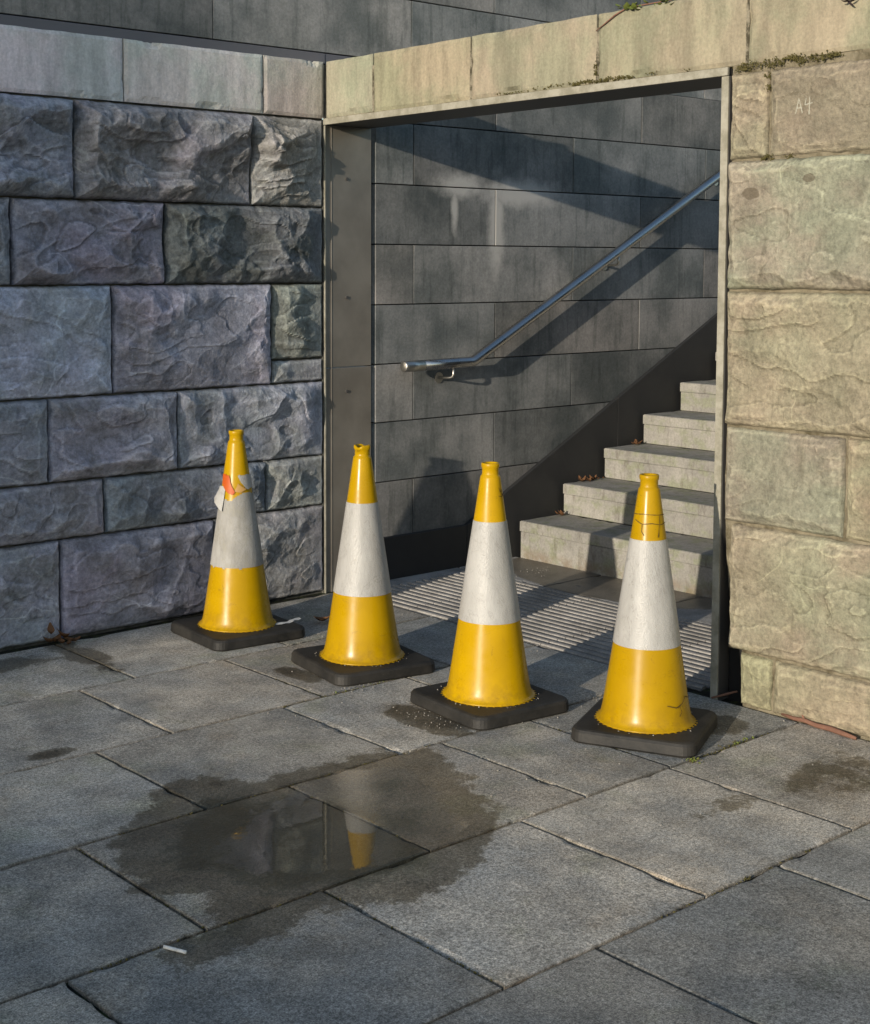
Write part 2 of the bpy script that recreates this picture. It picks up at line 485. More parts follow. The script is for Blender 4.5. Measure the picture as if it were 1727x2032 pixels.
def m_sleeve(name, dirty):
    n = NT(name); v = n.vec()
    a, b = ((0.30, 0.29, 0.27), (0.395, 0.383, 0.36)) if not dirty else ((0.235, 0.225, 0.205), (0.38, 0.37, 0.35))
    base = n.mix(n.rng(n.noise(6, 5, 0.65, n.vec((1, 1, 0.35))), 0.35, 0.65), a, b)
    cr = n.rng(n.math('ABSOLUTE', n.math('SUBTRACT', n.noise(5, 6, 0.7, n.vec((1, 1, 0.5)), 1.0), 0.5)), 0.010, 0.002)
    base = n.mix(n.math('MULTIPLY', cr, 0.4 if dirty else 0.35), base, (0.16, 0.15, 0.13))
    d = n.rng(n.noise(24 if not dirty else 13, 8, 0.82, v), 0.58 if not dirty else 0.45, 0.66)
    base = n.mix(n.math('MULTIPLY', d, 0.5 if not dirty else 0.7), base, (0.26, 0.245, 0.20))
    d2 = n.rng(n.noise(90, 4, 0.8, v), 0.62, 0.72)
    base = n.mix(n.math('MULTIPLY', d2, 0.3 if not dirty else 0.6), base, (0.18, 0.17, 0.14))
    hx = n.voro(210, v)
    h = n.math('ADD', n.math('MULTIPLY', hx, 0.5), n.math('MULTIPLY', n.noise(18, 5, 0.6, n.vec((1, 1, 0.5))), 1.6))
    return n.fin(base, 0.40 if not dirty else 0.6, 0.35, 0, n.bump(h, 0.35, 0.005))


M['sleeve'] = m_sleeve('reflective_white', False)
M['sleeve_dirty'] = m_sleeve('scuffed_white', True)
n = NT('black_rubber'); v = n.vec()
b_ = n.mix(n.rng(n.noise(6, 6, 0.7, v), 0.35, 0.65), (0.010, 0.0098, 0.009), (0.029, 0.0265, 0.023))
b_ = n.mix(n.math('MULTIPLY', n.rng(n.noise(45, 6, 0.8, v), 0.62, 0.74), 0.6), b_, (0.13, 0.115, 0.09))
M['rubber'] = n.fin(b_, 0.62, 0.35, 0, n.bump(n.noise(80, 5, 0.7, v), 0.25, 0.004))
n = NT('marker_ink'); M['ink'] = n.fin((0.07, 0.045, 0.015), 0.6, 0.2)
n = NT('orange_sticker'); M['orange'] = n.fin(n.mix(n.noise(18, 4), (0.42, 0.050, 0.006), (0.44, 0.11, 0.012)), 0.5, 0.3)
n = NT('peach_backing'); M['peach'] = n.fin(n.mix(n.noise(28, 5), (0.40, 0.22, 0.05), (0.46, 0.27, 0.11)), 0.5, 0.3)
n = NT('white_paper'); M['paper'] = n.fin(n.mix(n.noise(40, 4), (0.50, 0.50, 0.48), (0.62, 0.61, 0.58)), 0.8, 0.2)
n = NT('filter_cork'); M['cork'] = n.fin((0.55, 0.40, 0.22), 0.8, 0.2)
n = NT('chalk'); M['chalk'] = n.fin(n.mix(n.noise(120, 4, 0.8), (0.27, 0.25, 0.19), (0.42, 0.41, 0.345)), 0.95, 0.05)
n = NT('dead_leaf'); M['leaf_brown'] = n.fin(n.mix(n.noise(30, 4), (0.06, 0.028, 0.014), (0.20, 0.10, 0.045)), 0.75, 0.2)
n = NT('dark_leaf'); M['leaf_dark'] = n.fin(n.mix(n.noise(30, 4), (0.025, 0.018, 0.025), (0.06, 0.035, 0.045)), 0.6, 0.3)
n = NT('weed_leaf'); M['leaf_green'] = n.fin(n.mix(n.noise(25, 4), (0.07, 0.10, 0.02), (0.17, 0.19, 0.04)), 0.6, 0.3)
n = NT('bark'); M['bark'] = n.fin(n.mix(n.noise(22, 6, 0.7), (0.10, 0.05, 0.035), (0.26, 0.135, 0.09)), 0.85, 0.2, 0, n.bump(n.noise(60, 5, 0.7), 0.5, 0.004))
n = NT('moss'); M['moss'] = n.fin(n.mix(n.noise(16, 5, 0.7), (0.05, 0.048, 0.018), (0.14, 0.118, 0.045)), 0.95, 0.1)
n = NT('grit'); M['grit'] = n.fin(n.mix(n.noise(60, 3), (0.10, 0.09, 0.08), (0.46, 0.43, 0.38)), 0.9, 0.2)
n = NT('render_wall'); M['render_wall'] = n.fin(n.mix(n.noise(1.2, 5), (0.26, 0.25, 0.24), (0.34, 0.33, 0.31)), 0.9, 0.2)
n = NT('window_glass'); M['glass'] = n.fin((0.03, 0.035, 0.04), 0.08, 0.5)


def m_water():
    n = NT('puddle_water')
    t = n.t; out = n.n['Material Output']
    g = n.n.new('ShaderNodeBsdfGlossy'); n.set(g, 'Roughness', n.math('ADD', 0.012, n.math('MULTIPLY', n.attr('rough'), 0.10)))
    tr = n.n.new('ShaderNodeBsdfTransparent'); tr.inputs['Color'].default_value = (1, 1, 1, 1)
    fr = n.n.new('ShaderNodeFresnel'); fr.inputs['IOR'].default_value = 1.72
    mx = n.n.new('ShaderNodeMixShader')
    rip = n.math('ADD', n.math('MULTIPLY', n.noise(34, 3, 0.55, None, 0.3), n.math('MULTIPLY', n.attr('shore'), 0.6)), n.math('MULTIPLY', n.noise(85, 4, 0.7), n.math('MULTIPLY', n.attr('rough'), 1.1)))
    b = n.bump(rip, 0.10, 0.006)
    t.links.new(b, g.inputs['Normal'])
    thin = n.rng(n.math('ADD', n.attr('deep'), n.math('MULTIPLY', n.math('SUBTRACT', n.noise(11, 8, 0.78), 0.5), 1.7)), 0.34, 0.62)
    ge = n.n.new('ShaderNodeNewGeometry')       # light coming back up through the thin film passes freely
    top_ = n.math('MULTIPLY', fr.outputs[0], n.math('SUBTRACT', 1.0, ge.outputs['Backfacing']))
    t.links.new(n.math('MULTIPLY', top_, thin), mx.inputs[0]); t.links.new(tr.outputs[0], mx.inputs[1]); t.links.new(g.outputs[0], mx.inputs[2])
    t.links.new(mx.outputs[0], out.inputs['Surface'])
    n.n.remove(n.p)
    return n.m


M['water'] = m_water()

# ------------------------------------------------------------------ ground and paving
mk('ground', [(-120, -120, -0.05), (120, -120, -0.05), (120, 120, -0.05), (-120, 120, -0.05)], [(0, 1, 2, 3)], M['ground'])['kind'] = 'structure'
pave = mk('pavement', [(-7.5, -8.2, -0.014), (0.06, -8.2, -0.014), (0.06, 0.02, -0.014), (-7.5, 0.02, -0.014)], [(0, 1, 2, 3)], M['joint'])
pave['kind'] = 'structure'

WET = [(-2.79, -2.52), (-2.706, -2.35), (-2.593, -2.235), (-2.469, -2.171), (-2.293, -1.986), (-2.158, -2.002), (-2.12, -2.11), (-2.05, -2.182), (-1.9, -2.19),
       (-1.712, -2.18), (-1.50, -2.20), (-1.36, -2.33), (-1.38, -2.49), (-1.49, -2.659), (-1.56, -2.842), (-1.66, -2.976), (-1.80, -3.084),
       (-1.976, -3.157), (-2.095, -3.195), (-2.285, -3.21), (-2.414, -3.144), (-2.50, -3.10), (-2.658, -3.14), (-2.791, -3.141), (-2.891, -3.160),
       (-2.985, -3.15), (-2.995, -3.073), (-2.933, -3.022), (-2.786, -2.984), (-2.715, -2.882), (-2.70, -2.80), (-2.779, -2.755), (-2.828, -2.671)]
WATER = [(-2.02, -2.27), (-1.90, -2.25), (-1.712, -2.24), (-1.52, -2.29), (-1.48, -2.46), (-1.56, -2.70), (-1.68, -2.90), (-1.84, -3.03), (-2.05, -3.04),
         (-2.24, -3.02), (-2.42, -2.96), (-2.56, -2.82), (-2.60, -2.62), (-2.48, -2.46), (-2.24, -2.36)]


def sdf(px, py, poly):
    """signed distance, positive inside"""
    P = np.array(poly); Q = np.roll(P, -1, 0)
    d = np.full(px.shape, 1e9); ins = np.zeros(px.shape, bool)
    for (ax, ay), (bx, by) in zip(P, Q):
        ex, ey = bx - ax, by - ay
        t = np.clip(((px - ax) * ex + (py - ay) * ey) / (ex * ex + ey * ey), 0, 1)
        d = np.minimum(d, np.hypot(px - ax - t * ex, py - ay - t * ey))
        c = ((ay > py) != (by > py)) & (px < (bx - ax) * (py - ay) / (by - ay + 1e-12) + ax)
        ins ^= c
    return np.where(ins, d, -d)


DAMP = [(-2.46, -1.45, 0.10, 0.05, 0.8), (-0.42, -3.42, 0.34, 0.22, 0.45), (-1.12, -2.05, 0.10, 0.22, 0.9), (-1.12, -1.22, 0.06, 0.16, 0.8), (-0.30, -2.80, 0.14, 0.12, 0.75), (-1.70, -0.30, 0.10, 0.40, 0.62), (-2.05, -0.25, 0.3, 0.12, 0.6), (-0.95, -3.35, 0.2, 0.08, 0.5)]
GRIME = [(-0.50, -3.45, 0.42, 0.24, 0.75), (-1.10, -2.08, 0.13, 0.16, 1.0), (-2.465, -1.45, 0.10, 0.05, 0.9), (-1.10, -1.93, 0.14, 0.22, 0.95), (-1.13, -1.16, 0.10, 0.16, 0.75), (-0.43, -2.78, 0.22, 0.14, 0.5),
         (-1.70, -0.45, 0.10, 0.34, 0.55), (-2.16, -2.10, 0.05, 0.05, 0.8), (-1.95, -4.0, 0.3, 0.2, 0.35), (-0.9, -4.1, 0.35, 0.25, 0.35)]


def grid_slab(x0, x1, y0, y1, ztop, step, depth=0.045, seed=0, edge=0.0022, amp=0.0012, jit=0.004):
    nx = max(4, int((x1 - x0) / step)); ny = max(4, int((y1 - y0) / step))
    def ax(a, b, n_):
        t = np.linspace(a, b, n_ + 1); w = 0.006
        return np.concatenate([[a], [a + w], t[1:-1], [b - w], [b]])
    xs, ys = ax(x0, x1, nx), ax(y0, y1, ny)
    X, Y = np.meshgrid(xs, ys, indexing='ij')
    d = np.minimum(np.minimum(X - x0, x1 - X), np.minimum(Y - y0, y1 - Y))
    wj = fbm(X * 9, Y * 9, seed % 200, 3)
    chip = np.clip(fbm(X * 6 + 3, Y * 6, (seed + 50) % 200, 4) - 0.15, 0, 1) * 0.06
    e = np.where(d < 1e-6, edge + chip, chip * np.clip(0.5 - d / 0.03, 0, 0.5))
    tilt = rng.uniform(-0.0012, 0.0012, 2)
    Z = ztop - e + amp * fbm(X * 4, Y * 4, (seed + 9) % 200, 3) + tilt[0] * (X - (x0 + x1) / 2) + tilt[1] * (Y - (y0 + y1) / 2)
    inn = np.where(d < 1e-6, 1.0, 0)
    Xj = X + inn * jit * 0.5 * wj; Yj = Y + inn * jit * 0.5 * np.roll(wj, 3)
    V = np.stack([Xj, Yj, Z], -1).reshape(-1, 3)
    a, b = X.shape
    I = np.arange(a * b).reshape(a, b)
    F = np.stack([I[:-1, :-1], I[1:, :-1], I[1:, 1:], I[:-1, 1:]], -1).reshape(-1, 4)
    ring = np.concatenate([I[:, 0], I[-1, 1:], I[-2::-1, -1], I[0, -2:0:-1]])
    B = V[ring].copy(); B[:, 2] = ztop - depth
    k = len(V); m_ = len(ring)
    r2 = np.arange(k, k + m_)
    S = np.stack([ring, r2, np.roll(r2, -1), np.roll(ring, -1)], -1)
    V = np.concatenate([V, B]); F = np.concatenate([F, S])
    return V, F


ROWS = [-0.06, -0.799, -1.538, -2.272, -2.999, -3.733, -4.467, -5.2, -5.93, -6.66, -7.4, -8.1]
JO = [[-7.3, -6.5, -5.7, -4.9, -4.1, -3.30, -2.50, -1.70, -0.86, 0.05],
      [-7.0, -6.2, -5.4, -4.6, -3.75, -2.72, -1.98, -1.238, -0.50, 0.05],
      [-7.3, -6.5, -5.6, -4.7, -3.95, -3.15, -2.318, -1.46, -0.785, 0.05],
      [-7.2, -6.4, -5.5, -4.6, -3.6, -2.803, -1.98, -1.264, -0.81, -0.003],
      [-7.3, -6.5, -5.7, -4.9, -4.05, -3.23, -2.409, -1.591, -0.827, -0.003],
      [-7.2, -6.4, -5.5, -4.6, -3.7, -2.88, -2.075, -1.255, -0.45, -0.003],
      [-7.0, -6.1, -5.2, -4.4, -3.5, -2.6, -1.7, -0.85, -0.003]]
PCOL = (0.312, 0.295, 0.263)
k = 0
for r in range(len(ROWS) - 1):
    js = JO[r] if r < len(JO) else [j + 0.37 * ((r % 2) * 2 - 1) * (0.5 if j < -0.5 else 0) for j in JO[6]]
    for a, b in zip(js[:-1], js[1:]):
        y1, y0 = ROWS[r], ROWS[r + 1]
        g = 0.0055
        near = a > -4.3 and y0 > -4.6
        V, F = grid_slab(a + g, b - g, y0 + g, y1 - g, 0.0 + rng.uniform(-0.0016, 0.0010), 0.026 if near else 0.12, seed=k)
        w = np.clip(0.5 + sdf(V[:, 0], V[:, 1], WET) / 0.24, -0.3, 1.5)
        for (cx, cy, rx, ry, s_) in DAMP:
            w = np.maximum(w, s_ * np.clip(1.6 - np.hypot((V[:, 0] - cx) / rx, (V[:, 1] - cy) / ry), -0.3, 1.2))
        so = np.clip(0.25 + (sdf(V[:, 0], V[:, 1], WET) - 0.10) / 0.22, -0.5, 1) - np.where(V[:, 0] > -1.979, 0.45, 0.0)
        dj = np.minimum(np.minimum(V[:, 0] - a, b - V[:, 0]), np.minimum(V[:, 1] - y0, y1 - V[:, 1]))
        gm = 0.85 * np.clip(1 - dj / 0.03, 0, 1)
        for (cx, cy, rx, ry, s_) in GRIME:
            gm = np.maximum(gm, s_ * np.clip(1.25 - np.hypot((V[:, 0] - cx) / rx, (V[:, 1] - cy) / ry), 0, 1))
        t = rng.uniform(0.76, 1.22); h = rng.uniform(-0.05, 0.06)
        mk('paving_slab', V, F, M['paver'], pave, False, attrs={'wet': w, 'grime': gm, 'soak': so}, color=(PCOL[0] * t * (1 + h), PCOL[1] * t, PCOL[2] * t * (1 - h)))
        k += 1

# puddle
xs = np.arange(-2.65, -1.35, 0.016); ys = np.arange(-3.12, -2.15, 0.016)
X, Y = np.meshgrid(xs, ys, indexing='ij')
D = sdf(X, Y, WATER) + 0.075 * fbm(X * 5, Y * 5, 3, 5)
keep = (D > 0)
I = np.arange(X.size).reshape(X.shape)
q = keep[:-1, :-1] & keep[1:, :-1] & keep[1:, 1:] & keep[:-1, 1:]
F = np.stack([I[:-1, :-1], I[1:, :-1], I[1:, 1:], I[:-1, 1:]], -1)[q]
used = np.unique(F); remap = -np.ones(X.size, int); remap[used] = np.arange(len(used))
V = np.stack([X.ravel()[used], Y.ravel()[used], np.full(len(used), 0.0025)], 1)
pud = mk('puddle', V, remap[F], M['water'], None, True, attrs={'shore': np.clip(1.1 - D.ravel()[used] / 0.22, 0.12, 1), 'deep': np.clip(D.ravel()[used] / 0.11, 0, 1.15) * (1 - 0.55 * sst(-2.20, -2.58, X.ravel()[used])) * (1 - 0.35 * sst(-1.99, -1.70, X.ravel()[used])), 'rough': np.where(X.ravel()[used] > -1.975, 1.0, 0.0)})
props(pud, 'shallow clear puddle mirroring a yellow cone on wet paving slabs', 'puddle', None, 'structure')

# ------------------------------------------------------------------ rock faced stones
def rock(u, v, seed, A, cell=0.17, terr=1.0, fine=0.5):
    """pitched stone: broad flake scars meeting in sharp ridges, a few chips and thin ledges"""
    r = np.random.default_rng(seed)
    s = seed % 150
    wu = u + 0.030 * fbm(u * 3.5, v * 3.5, s + 1, 2) + 0.006 * fbm(u * 18, v * 18, s + 31, 2)
    wv = v + 0.030 * fbm(u * 3.5 + 9, v * 3.5 + 4, s + 2, 2) + 0.006 * fbm(u * 18 + 5, v * 18, s + 32, 2)
    u0, u1, v0, v1 = u.min(), u.max(), v.min(), v.max()
    W, Hh = u1 - u0, v1 - v0
    h = np.full(u.shape, A * 1.0) + A * 0.3 * fbm(u * 1.6, v * 1.6, s + 4, 2)
    K = max(3, int(1.15 * W * Hh / cell ** 2))
    for _ in range(K):
        cu, cv = r.uniform(u0, u1), r.uniform(v0, v1)
        an = r.uniform(0, math.pi); st = r.uniform(0.5, 1.3)
        du, dv = wu - cu, wv - cv
        a_ = (du * math.cos(an) + dv * math.sin(an)) * st; b_ = (-du * math.sin(an) + dv * math.cos(an)) / st
        tx, ty = r.normal(0, 0.50, 2) * A / cell
        h = np.minimum(h, A * r.uniform(0.10, 0.85) + 0.42 * A * (a_ * a_ + b_ * b_) / cell ** 2 + tx * a_ + ty * b_)
    K = int(0.8 * W * Hh / (cell * 0.6) ** 2)
    for _ in range(K):
        cu, cv = r.uniform(u0, u1), v0 + (v1 - v0) * r.beta(1.0, 1.7)
        rad = cell * r.uniform(0.18, 0.6); an = r.normal(0, 0.3); st = r.uniform(1.3, 2.6)
        du, dv = wu - cu, wv - cv
        a_ = (du * math.cos(an) + dv * math.sin(an)) / st; b_ = (-du * math.sin(an) + dv * math.cos(an)) * st * 0.5
        q = 1 - (a_ * a_ + b_ * b_) / rad ** 2 + 0.9 * b_ / rad
        h = h - A * r.uniform(0.10, 0.30) * np.clip(q * 1.2, 0, 0.8)
    lo, hi = np.percentile(h, 4), np.percentile(h, 97)
    h = A * np.clip((h - lo) / (hi - lo), -0.2, 1.25)
    # second generation of smaller, crisper flakes where the first left the face proud
    c2 = cell * 0.42
    g = np.full(u.shape, 1.0)
    for _ in range(int(1.3 * W * Hh / c2 ** 2)):
        cu, cv = r.uniform(u0, u1), r.uniform(v0, v1)
        an = r.normal(0.4, 0.7); st = r.uniform(0.6, 1.2)
        du, dv = wu - cu, wv - cv
        a_ = (du * math.cos(an) + dv * math.sin(an)) * st; b_ = (-du * math.sin(an) + dv * math.cos(an)) / st
        tx, ty = r.normal(0, 0.7, 2) / c2
        g = np.minimum(g, r.uniform(-0.2, 0.9) + 0.5 * (a_ * a_ + b_ * b_) / c2 ** 2 + tx * a_ + ty * b_)
    lo, hi = np.percentile(g, 4), np.percentile(g, 97)
    g = np.clip((g - lo) / (hi - lo), -0.2, 1.25)
    mask = sst(-0.45, 0.2, fbm(u * 2.4 + 3, v * 2.4, s + 41, 2))
    h = h + A * fine * g * mask
    t = fbm(wu * 1.2 + 5, wv * 2.6 + 2, s + 5, 3) * 4.2 + 2.0 * (v - v0)
    fl = np.floor(t); fr = t - fl
    T = (fl + sst(0.0, 0.035, fr) * 0.6 + 0.4 * fr) / 4.2
    h = h + A * 0.9 * terr * T
    lo, hi = np.percentile(h, 6), np.percentile(h, 97)
    h = 0.013 + A * np.clip((h - lo) / (hi - lo), -0.15, 1.25)
    h = np.maximum(h, 0.008)
    return h + A * 0.045 * fbm(u * 22, v * 28, s + 13, 4) + 0.0009 * fbm(u * 70, v * 80, s + 17, 2)


def rough_stone(name, plane, u0, u1, v0, v1, A, mat, parent, color, seed, step=0.0070, cell=0.17, terr=1.0, g=0.006, back=0.07, margin=0.075, taper=0.0, fine=0.5):
    """plane 'W': u=X, faces -Y at Y=0.  plane 'P': u=Y, faces -X at X=0"""
    u0 += g; u1 -= g; v0 += g; v1 -= g
    nu, nv = max(6, int((u1 - u0) / step)), max(6, int((v1 - v0) / step))
    U, Vv = np.meshgrid(np.linspace(u0, u1, nu + 1), np.linspace(v0, v1, nv + 1), indexing='ij')
    d = np.minimum(np.minimum(U - u0, u1 - U), np.minimum(Vv - v0, v1 - Vv))
    dn = d * (1 + 0.8 * fbm(U * 6, Vv * 6, seed % 150 + 3, 2)) + 0.010 * fbm(U * 14, Vv * 14, seed % 150 + 6, 3)
    e = np.clip((dn + 0.004) / margin, 0, 1) ** 0.75
    h = rock(U, Vv, seed, A, cell, terr, fine)
    h = np.maximum(h, 0.008)
    A_ = A
    if taper:
        h = h * (0.12 + 0.88 * sst(0.0, taper, u1 - U))
    H = h * e - 0.010 * (1 - sst(0, 0.010, d))
    def blur(a, k):
        for _ in range(k):
            a = np.pad(a, 1, 'edge'); a = (a[:-2, 1:-1] + a[2:, 1:-1] + a[1:-1, :-2] + a[1:-1, 2:] + a[1:-1, 1:-1]) / 5
        return a
    painted_relief = np.clip((H - blur(H, 5)) / 0.0016, -1, 1) * 0.5 + 0.5  # curvature mask for the highlight and shade painted on the relief
    # ragged outline
    lip = (1 - sst(0, 0.03, d))
    Uj = U + lip * 0.006 * fbm(U * 14, Vv * 14, seed % 150 + 21, 3); Vj = Vv + lip * 0.006 * fbm(U * 14 + 7, Vv * 14, seed % 150 + 22, 3)
    if plane == 'W':
        P = np.stack([Uj, -H, Vj], -1)
    else:
        P = np.stack([-H, Uj, Vj], -1)
    P = P.reshape(-1, 3)
    a, b = U.shape
    I = np.arange(a * b).reshape(a, b)
    F = np.stack([I[:-1, :-1], I[1:, :-1], I[1:, 1:], I[:-1, 1:]], -1).reshape(-1, 4)
    ring = np.concatenate([I[:, 0], I[-1, 1:], I[-2::-1, -1], I[0, -2:0:-1]])
    B = P[ring].copy(); B[:, 1 if plane == 'W' else 0] = back
    k_ = len(P); m_ = len(ring); r2 = np.arange(k_, k_ + m_)
    S = np.stack([ring, r2, np.roll(r2, -1), np.roll(ring, -1)], -1)
    Pf = np.concatenate([P, B]); Ff = np.concatenate([F, S])
    if plane == 'P': Ff = Ff[:, ::-1]
    o = mk(name, Pf, np.ascontiguousarray(Ff), mat, parent, False, color=color, attrs={'painted_relief': np.concatenate([painted_relief.ravel(), np.full(m_, 0.3)])})
    return o, (u0, u1, v0, v1, H)


# left wall ---------------------------------------------------------
lw = thing('stone_wall', 'blue-grey rock-faced stone wall with pale dressed coping, behind the leftmost cone', 'wall', (-1.9, 0.0, 0.0))
box('wall_core', -5.0, -0.002, 0.022, 0.028, -0.03, 2.88, M['mortar'], lw, 0)
box('corner_joint', -0.010, 0.002, 0.004, 0.05, -0.03, 2.551, M['mortar'], lw, 0)
box('corner_joint', -0.012, 0.30, 0.0045, 0.0195, 2.59, 2.875, M['mortar'], lw, 0)
LC = [(0.0, 0.483), (0.483, 0.76), (0.76, 1.166), (1.166, 1.70), (1.70, 2.109), (2.109, 2.58)]
LS = [  # course: list of (x0,x1,color,A)
    [(-1.631, -0.741, (0.317, 0.301, 0.356), 0.054), (-0.741, -0.012, (0.332, 0.317, 0.315), 0.070), (-2.45, -1.631, (0.317, 0.325, 0.365), 0.051)],
    [(-1.386, -0.409, (0.238, 0.253, 0.282), 0.058), (-0.409, -0.012, (0.348, 0.348, 0.332), 0.045), (-2.10, -1.386, (0.301, 0.293, 0.332), 0.058)],
    [(-0.959, -0.012, (0.348, 0.356, 0.390), 0.064), (-1.684, -0.959, (0.332, 0.325, 0.373), 0.064), (-2.4, -1.684, (0.286, 0.301, 0.340), 0.058)],
    [(-1.331, -0.367, (0.348, 0.332, 0.390), 0.070), (-2.25, -1.331, (0.427, 0.451, 0.531), 0.054)],
    [(-1.028, -0.012, (0.167, 0.174, 0.174), 0.096), (-1.86, -1.028, (0.301, 0.286, 0.340), 0.096), (-2.7, -1.86, (0.269, 0.277, 0.315), 0.090)],
    [(-1.527, -0.495, (0.293, 0.277, 0.290), 0.128), (-0.495, -0.012, (0.365, 0.341, 0.323), 0.122), (-2.4, -1.527, (0.301, 0.308, 0.356), 0.128)]]
sd = 100
for (z0, z1), st in zip(LC, LS):
    for (x0, x1, c, A) in st:
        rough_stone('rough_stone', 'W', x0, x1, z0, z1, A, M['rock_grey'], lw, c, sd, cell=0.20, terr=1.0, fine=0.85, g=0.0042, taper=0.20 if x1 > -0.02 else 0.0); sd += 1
    xl = min(s[0] for s in st)
    while xl > -4.6:
        w = random.uniform(0.7, 1.0)
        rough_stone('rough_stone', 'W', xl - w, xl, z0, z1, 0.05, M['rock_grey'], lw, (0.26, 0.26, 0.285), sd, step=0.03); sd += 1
        xl -= w
rough_stone('rough_stone', 'W', -0.367, -0.012, 1.292, 1.70, 0.05, M['rock_grey'], lw, (0.26, 0.265, 0.24), sd, taper=0.2); sd += 1
rough_stone('rough_stone', 'W', -0.367, -0.012, 1.166, 1.292, 0.03, M['rock_grey'], lw, (0.31, 0.31, 0.31), sd, taper=0.2); sd += 1


def coping(name, plane, u0, u1, z0, z1, parent, color, seed, depth=0.36, slope=0.10, g=0.004):
    """dressed block with a slightly uneven face and a weathered top that falls to the back"""
    u0 += g; u1 -= g
    st = 0.018
    nu, nv = int((u1 - u0) / st) + 2, int((z1 - z0) / st) + 2
    U, Z = np.meshgrid(np.linspace(u0, u1, nu), np.linspace(z0, z1, nv), indexing='ij')
    d = np.minimum(np.minimum(U - u0, u1 - U), np.minimum(Z - z0, z1 - Z))
    H = 0.004 + 0.004 * fbm(U * 3, Z * 3, seed % 100, 4) + 0.0016 * fbm(U * 18, Z * 18, seed % 100 + 4, 3) - np.where(d < 1e-6, 0.007, 0) - np.clip(fbm(U * 6, Z * 6, seed % 100 + 9, 4) - 0.2, 0, 1) * 0.05 * (d < 0.03)
    Zj = Z + (Z > z1 - 1e-6) * 0.004 * fbm(U * 8, Z * 0 + seed, seed % 100, 3)
    def pt(u, h, z): return np.stack([u, -h, z], -1) if plane == 'W' else np.stack([-h, u, z], -1)
    Pf = pt(U, H, Zj).reshape(-1, 3)
    a, b = U.shape
    I = np.arange(a * b).reshape(a, b)
    F = np.stack([I[:-1, :-1], I[1:, :-1], I[1:, 1:], I[:-1, 1:]], -1).reshape(-1, 4)
    ring = np.concatenate([I[:, 0], I[-1, 1:], I[-2::-1, -1], I[0, -2:0:-1]])
    B = Pf[ring].copy(); B[:, 1 if plane == 'W' else 0] = depth
    top = ring; B[:, 2] -= np.where(B[:, 2] > z1 - 0.02, slope, 0)
    k_ = len(Pf); m_ = len(ring); r2 = np.arange(k_, k_ + m_)
    S = np.stack([ring, r2, np.roll(r2, -1), np.roll(ring, -1)], -1)
    Pf = np.concatenate([Pf, B]); F = np.concatenate([F, S])
    # back face
    corner = [int(r2[0]), int(r2[nu - 1]), int(r2[nu - 1 + nv - 1]), int(r2[nu - 1 + nv - 1 + nu - 1])]
    F = np.concatenate([F, np.array([corner[::-1]])])
    if plane == 'P': F = F[:, ::-1]
    return mk(name, Pf, np.ascontiguousarray(F), M['coping'], parent, False, color=color)


for i, (a, b) in enumerate([(-4.6, -3.75), (-3.75, -2.92), (-2.92, -2.08), (-2.08, -1.246), (-1.246, -0.408), (-0.408, -0.004)]):
    c = [(0.52, 0.49, 0.52)] * 3 + [(0.60, 0.565, 0.61), (0.59, 0.565, 0.56), (0.48, 0.44, 0.42)]
    coping('coping_stone', 'W', a, b, 2.588, 2.889, lw, c[i], 30 + i, depth=0.026, slope=0.0)

# smooth wall behind ---------------------------------------------------
aw = thing('ashlar_wall', 'tall smooth dark grey panelled wall running behind the steps, with handrail on it', 'wall', (0.4, 0.03, 0.0))
box('wall_core', 0.345, 7.0, 0.055, 0.075, -0.03, 2.95, M['core'], aw, 0)
box('wall_core', -5.0, 7.0, 0.0575, 0.078, 2.88, 4.6, M['core'], aw, 0)
AZ = [0.225, 0.564, 0.906, 1.238, 1.575, 1.915, 2.254, 2.601, 2.943, 3.297, 3.64, 3.98, 4.32]
for i, (z0, z1) in enumerate(zip(AZ[:-1], AZ[1:])):
    off = 0.655 if i % 2 == 0 else 1.32
    lo = 0.366 if z1 < 2.95 else -5.0
    js = [lo] + [off + 1.358 * q_ for q_ in range(-5, 5) if lo + 0.1 < off + 1.358 * q_ < 6.9] + [6.9]
    for a, b in zip(js[:-1], js[1:]):
        t = rng.uniform(0.74, 1.28); hgt_ = rng.uniform(-0.03, 0.03)
        base = 0.145 if z0 < 2.9 else 0.185
        box('wall_panel', a + 0.0028, b - 0.0028, (0.008 if z1 < 2.95 else 0.03) + rng.uniform(-0.0012, 0.0012), 0.055 if z1 < 2.95 else 0.058, z0 + 0.003, z1 - 0.003, M['ashlar'], aw, 0.0022, color=(base * t * (1 + hgt_), base * t * (1 - hgt_ * 0.3), base * t * (1.0 - hgt_)))
box('flashing', -5.0, 0.012, 0.012, 0.028, 2.882, 2.937, M['flash'], aw, 0.002)
box('flashing', 0.016, 0.34, 0.015, 0.028, 2.86, 2.937, M['flash'], aw, 0.002)
# skirting and raking stringer
sk0 = [(0.366, 0.0), (1.07, 0.0), (1.07, 0.25), (0.366, 0.25)]


def prism_y(name, pts, y0, y1, mat, parent):
    V = [(x, y0, z) for x, z in pts] + [(x, y1, z) for x, z in pts]
    m_ = len(pts)
    F = [tuple(range(m_)), tuple(range(2 * m_ - 1, m_ - 1, -1))] + [(i, m_ + i, m_ + (i + 1) % m_, (i + 1) % m_) for i in range(m_)]
    bm = bmesh.new(); vv = [bm.verts.new(p) for p in V]
    for f in F: bm.faces.new([vv[i] for i in f])
    bmesh.ops.recalc_face_normals(bm, faces=bm.faces)
    bmesh.ops.bevel(bm, geom=list(bm.edges), offset=0.002, segments=1, affect='EDGES')
    return from_bm(name, bm, mat, parent)


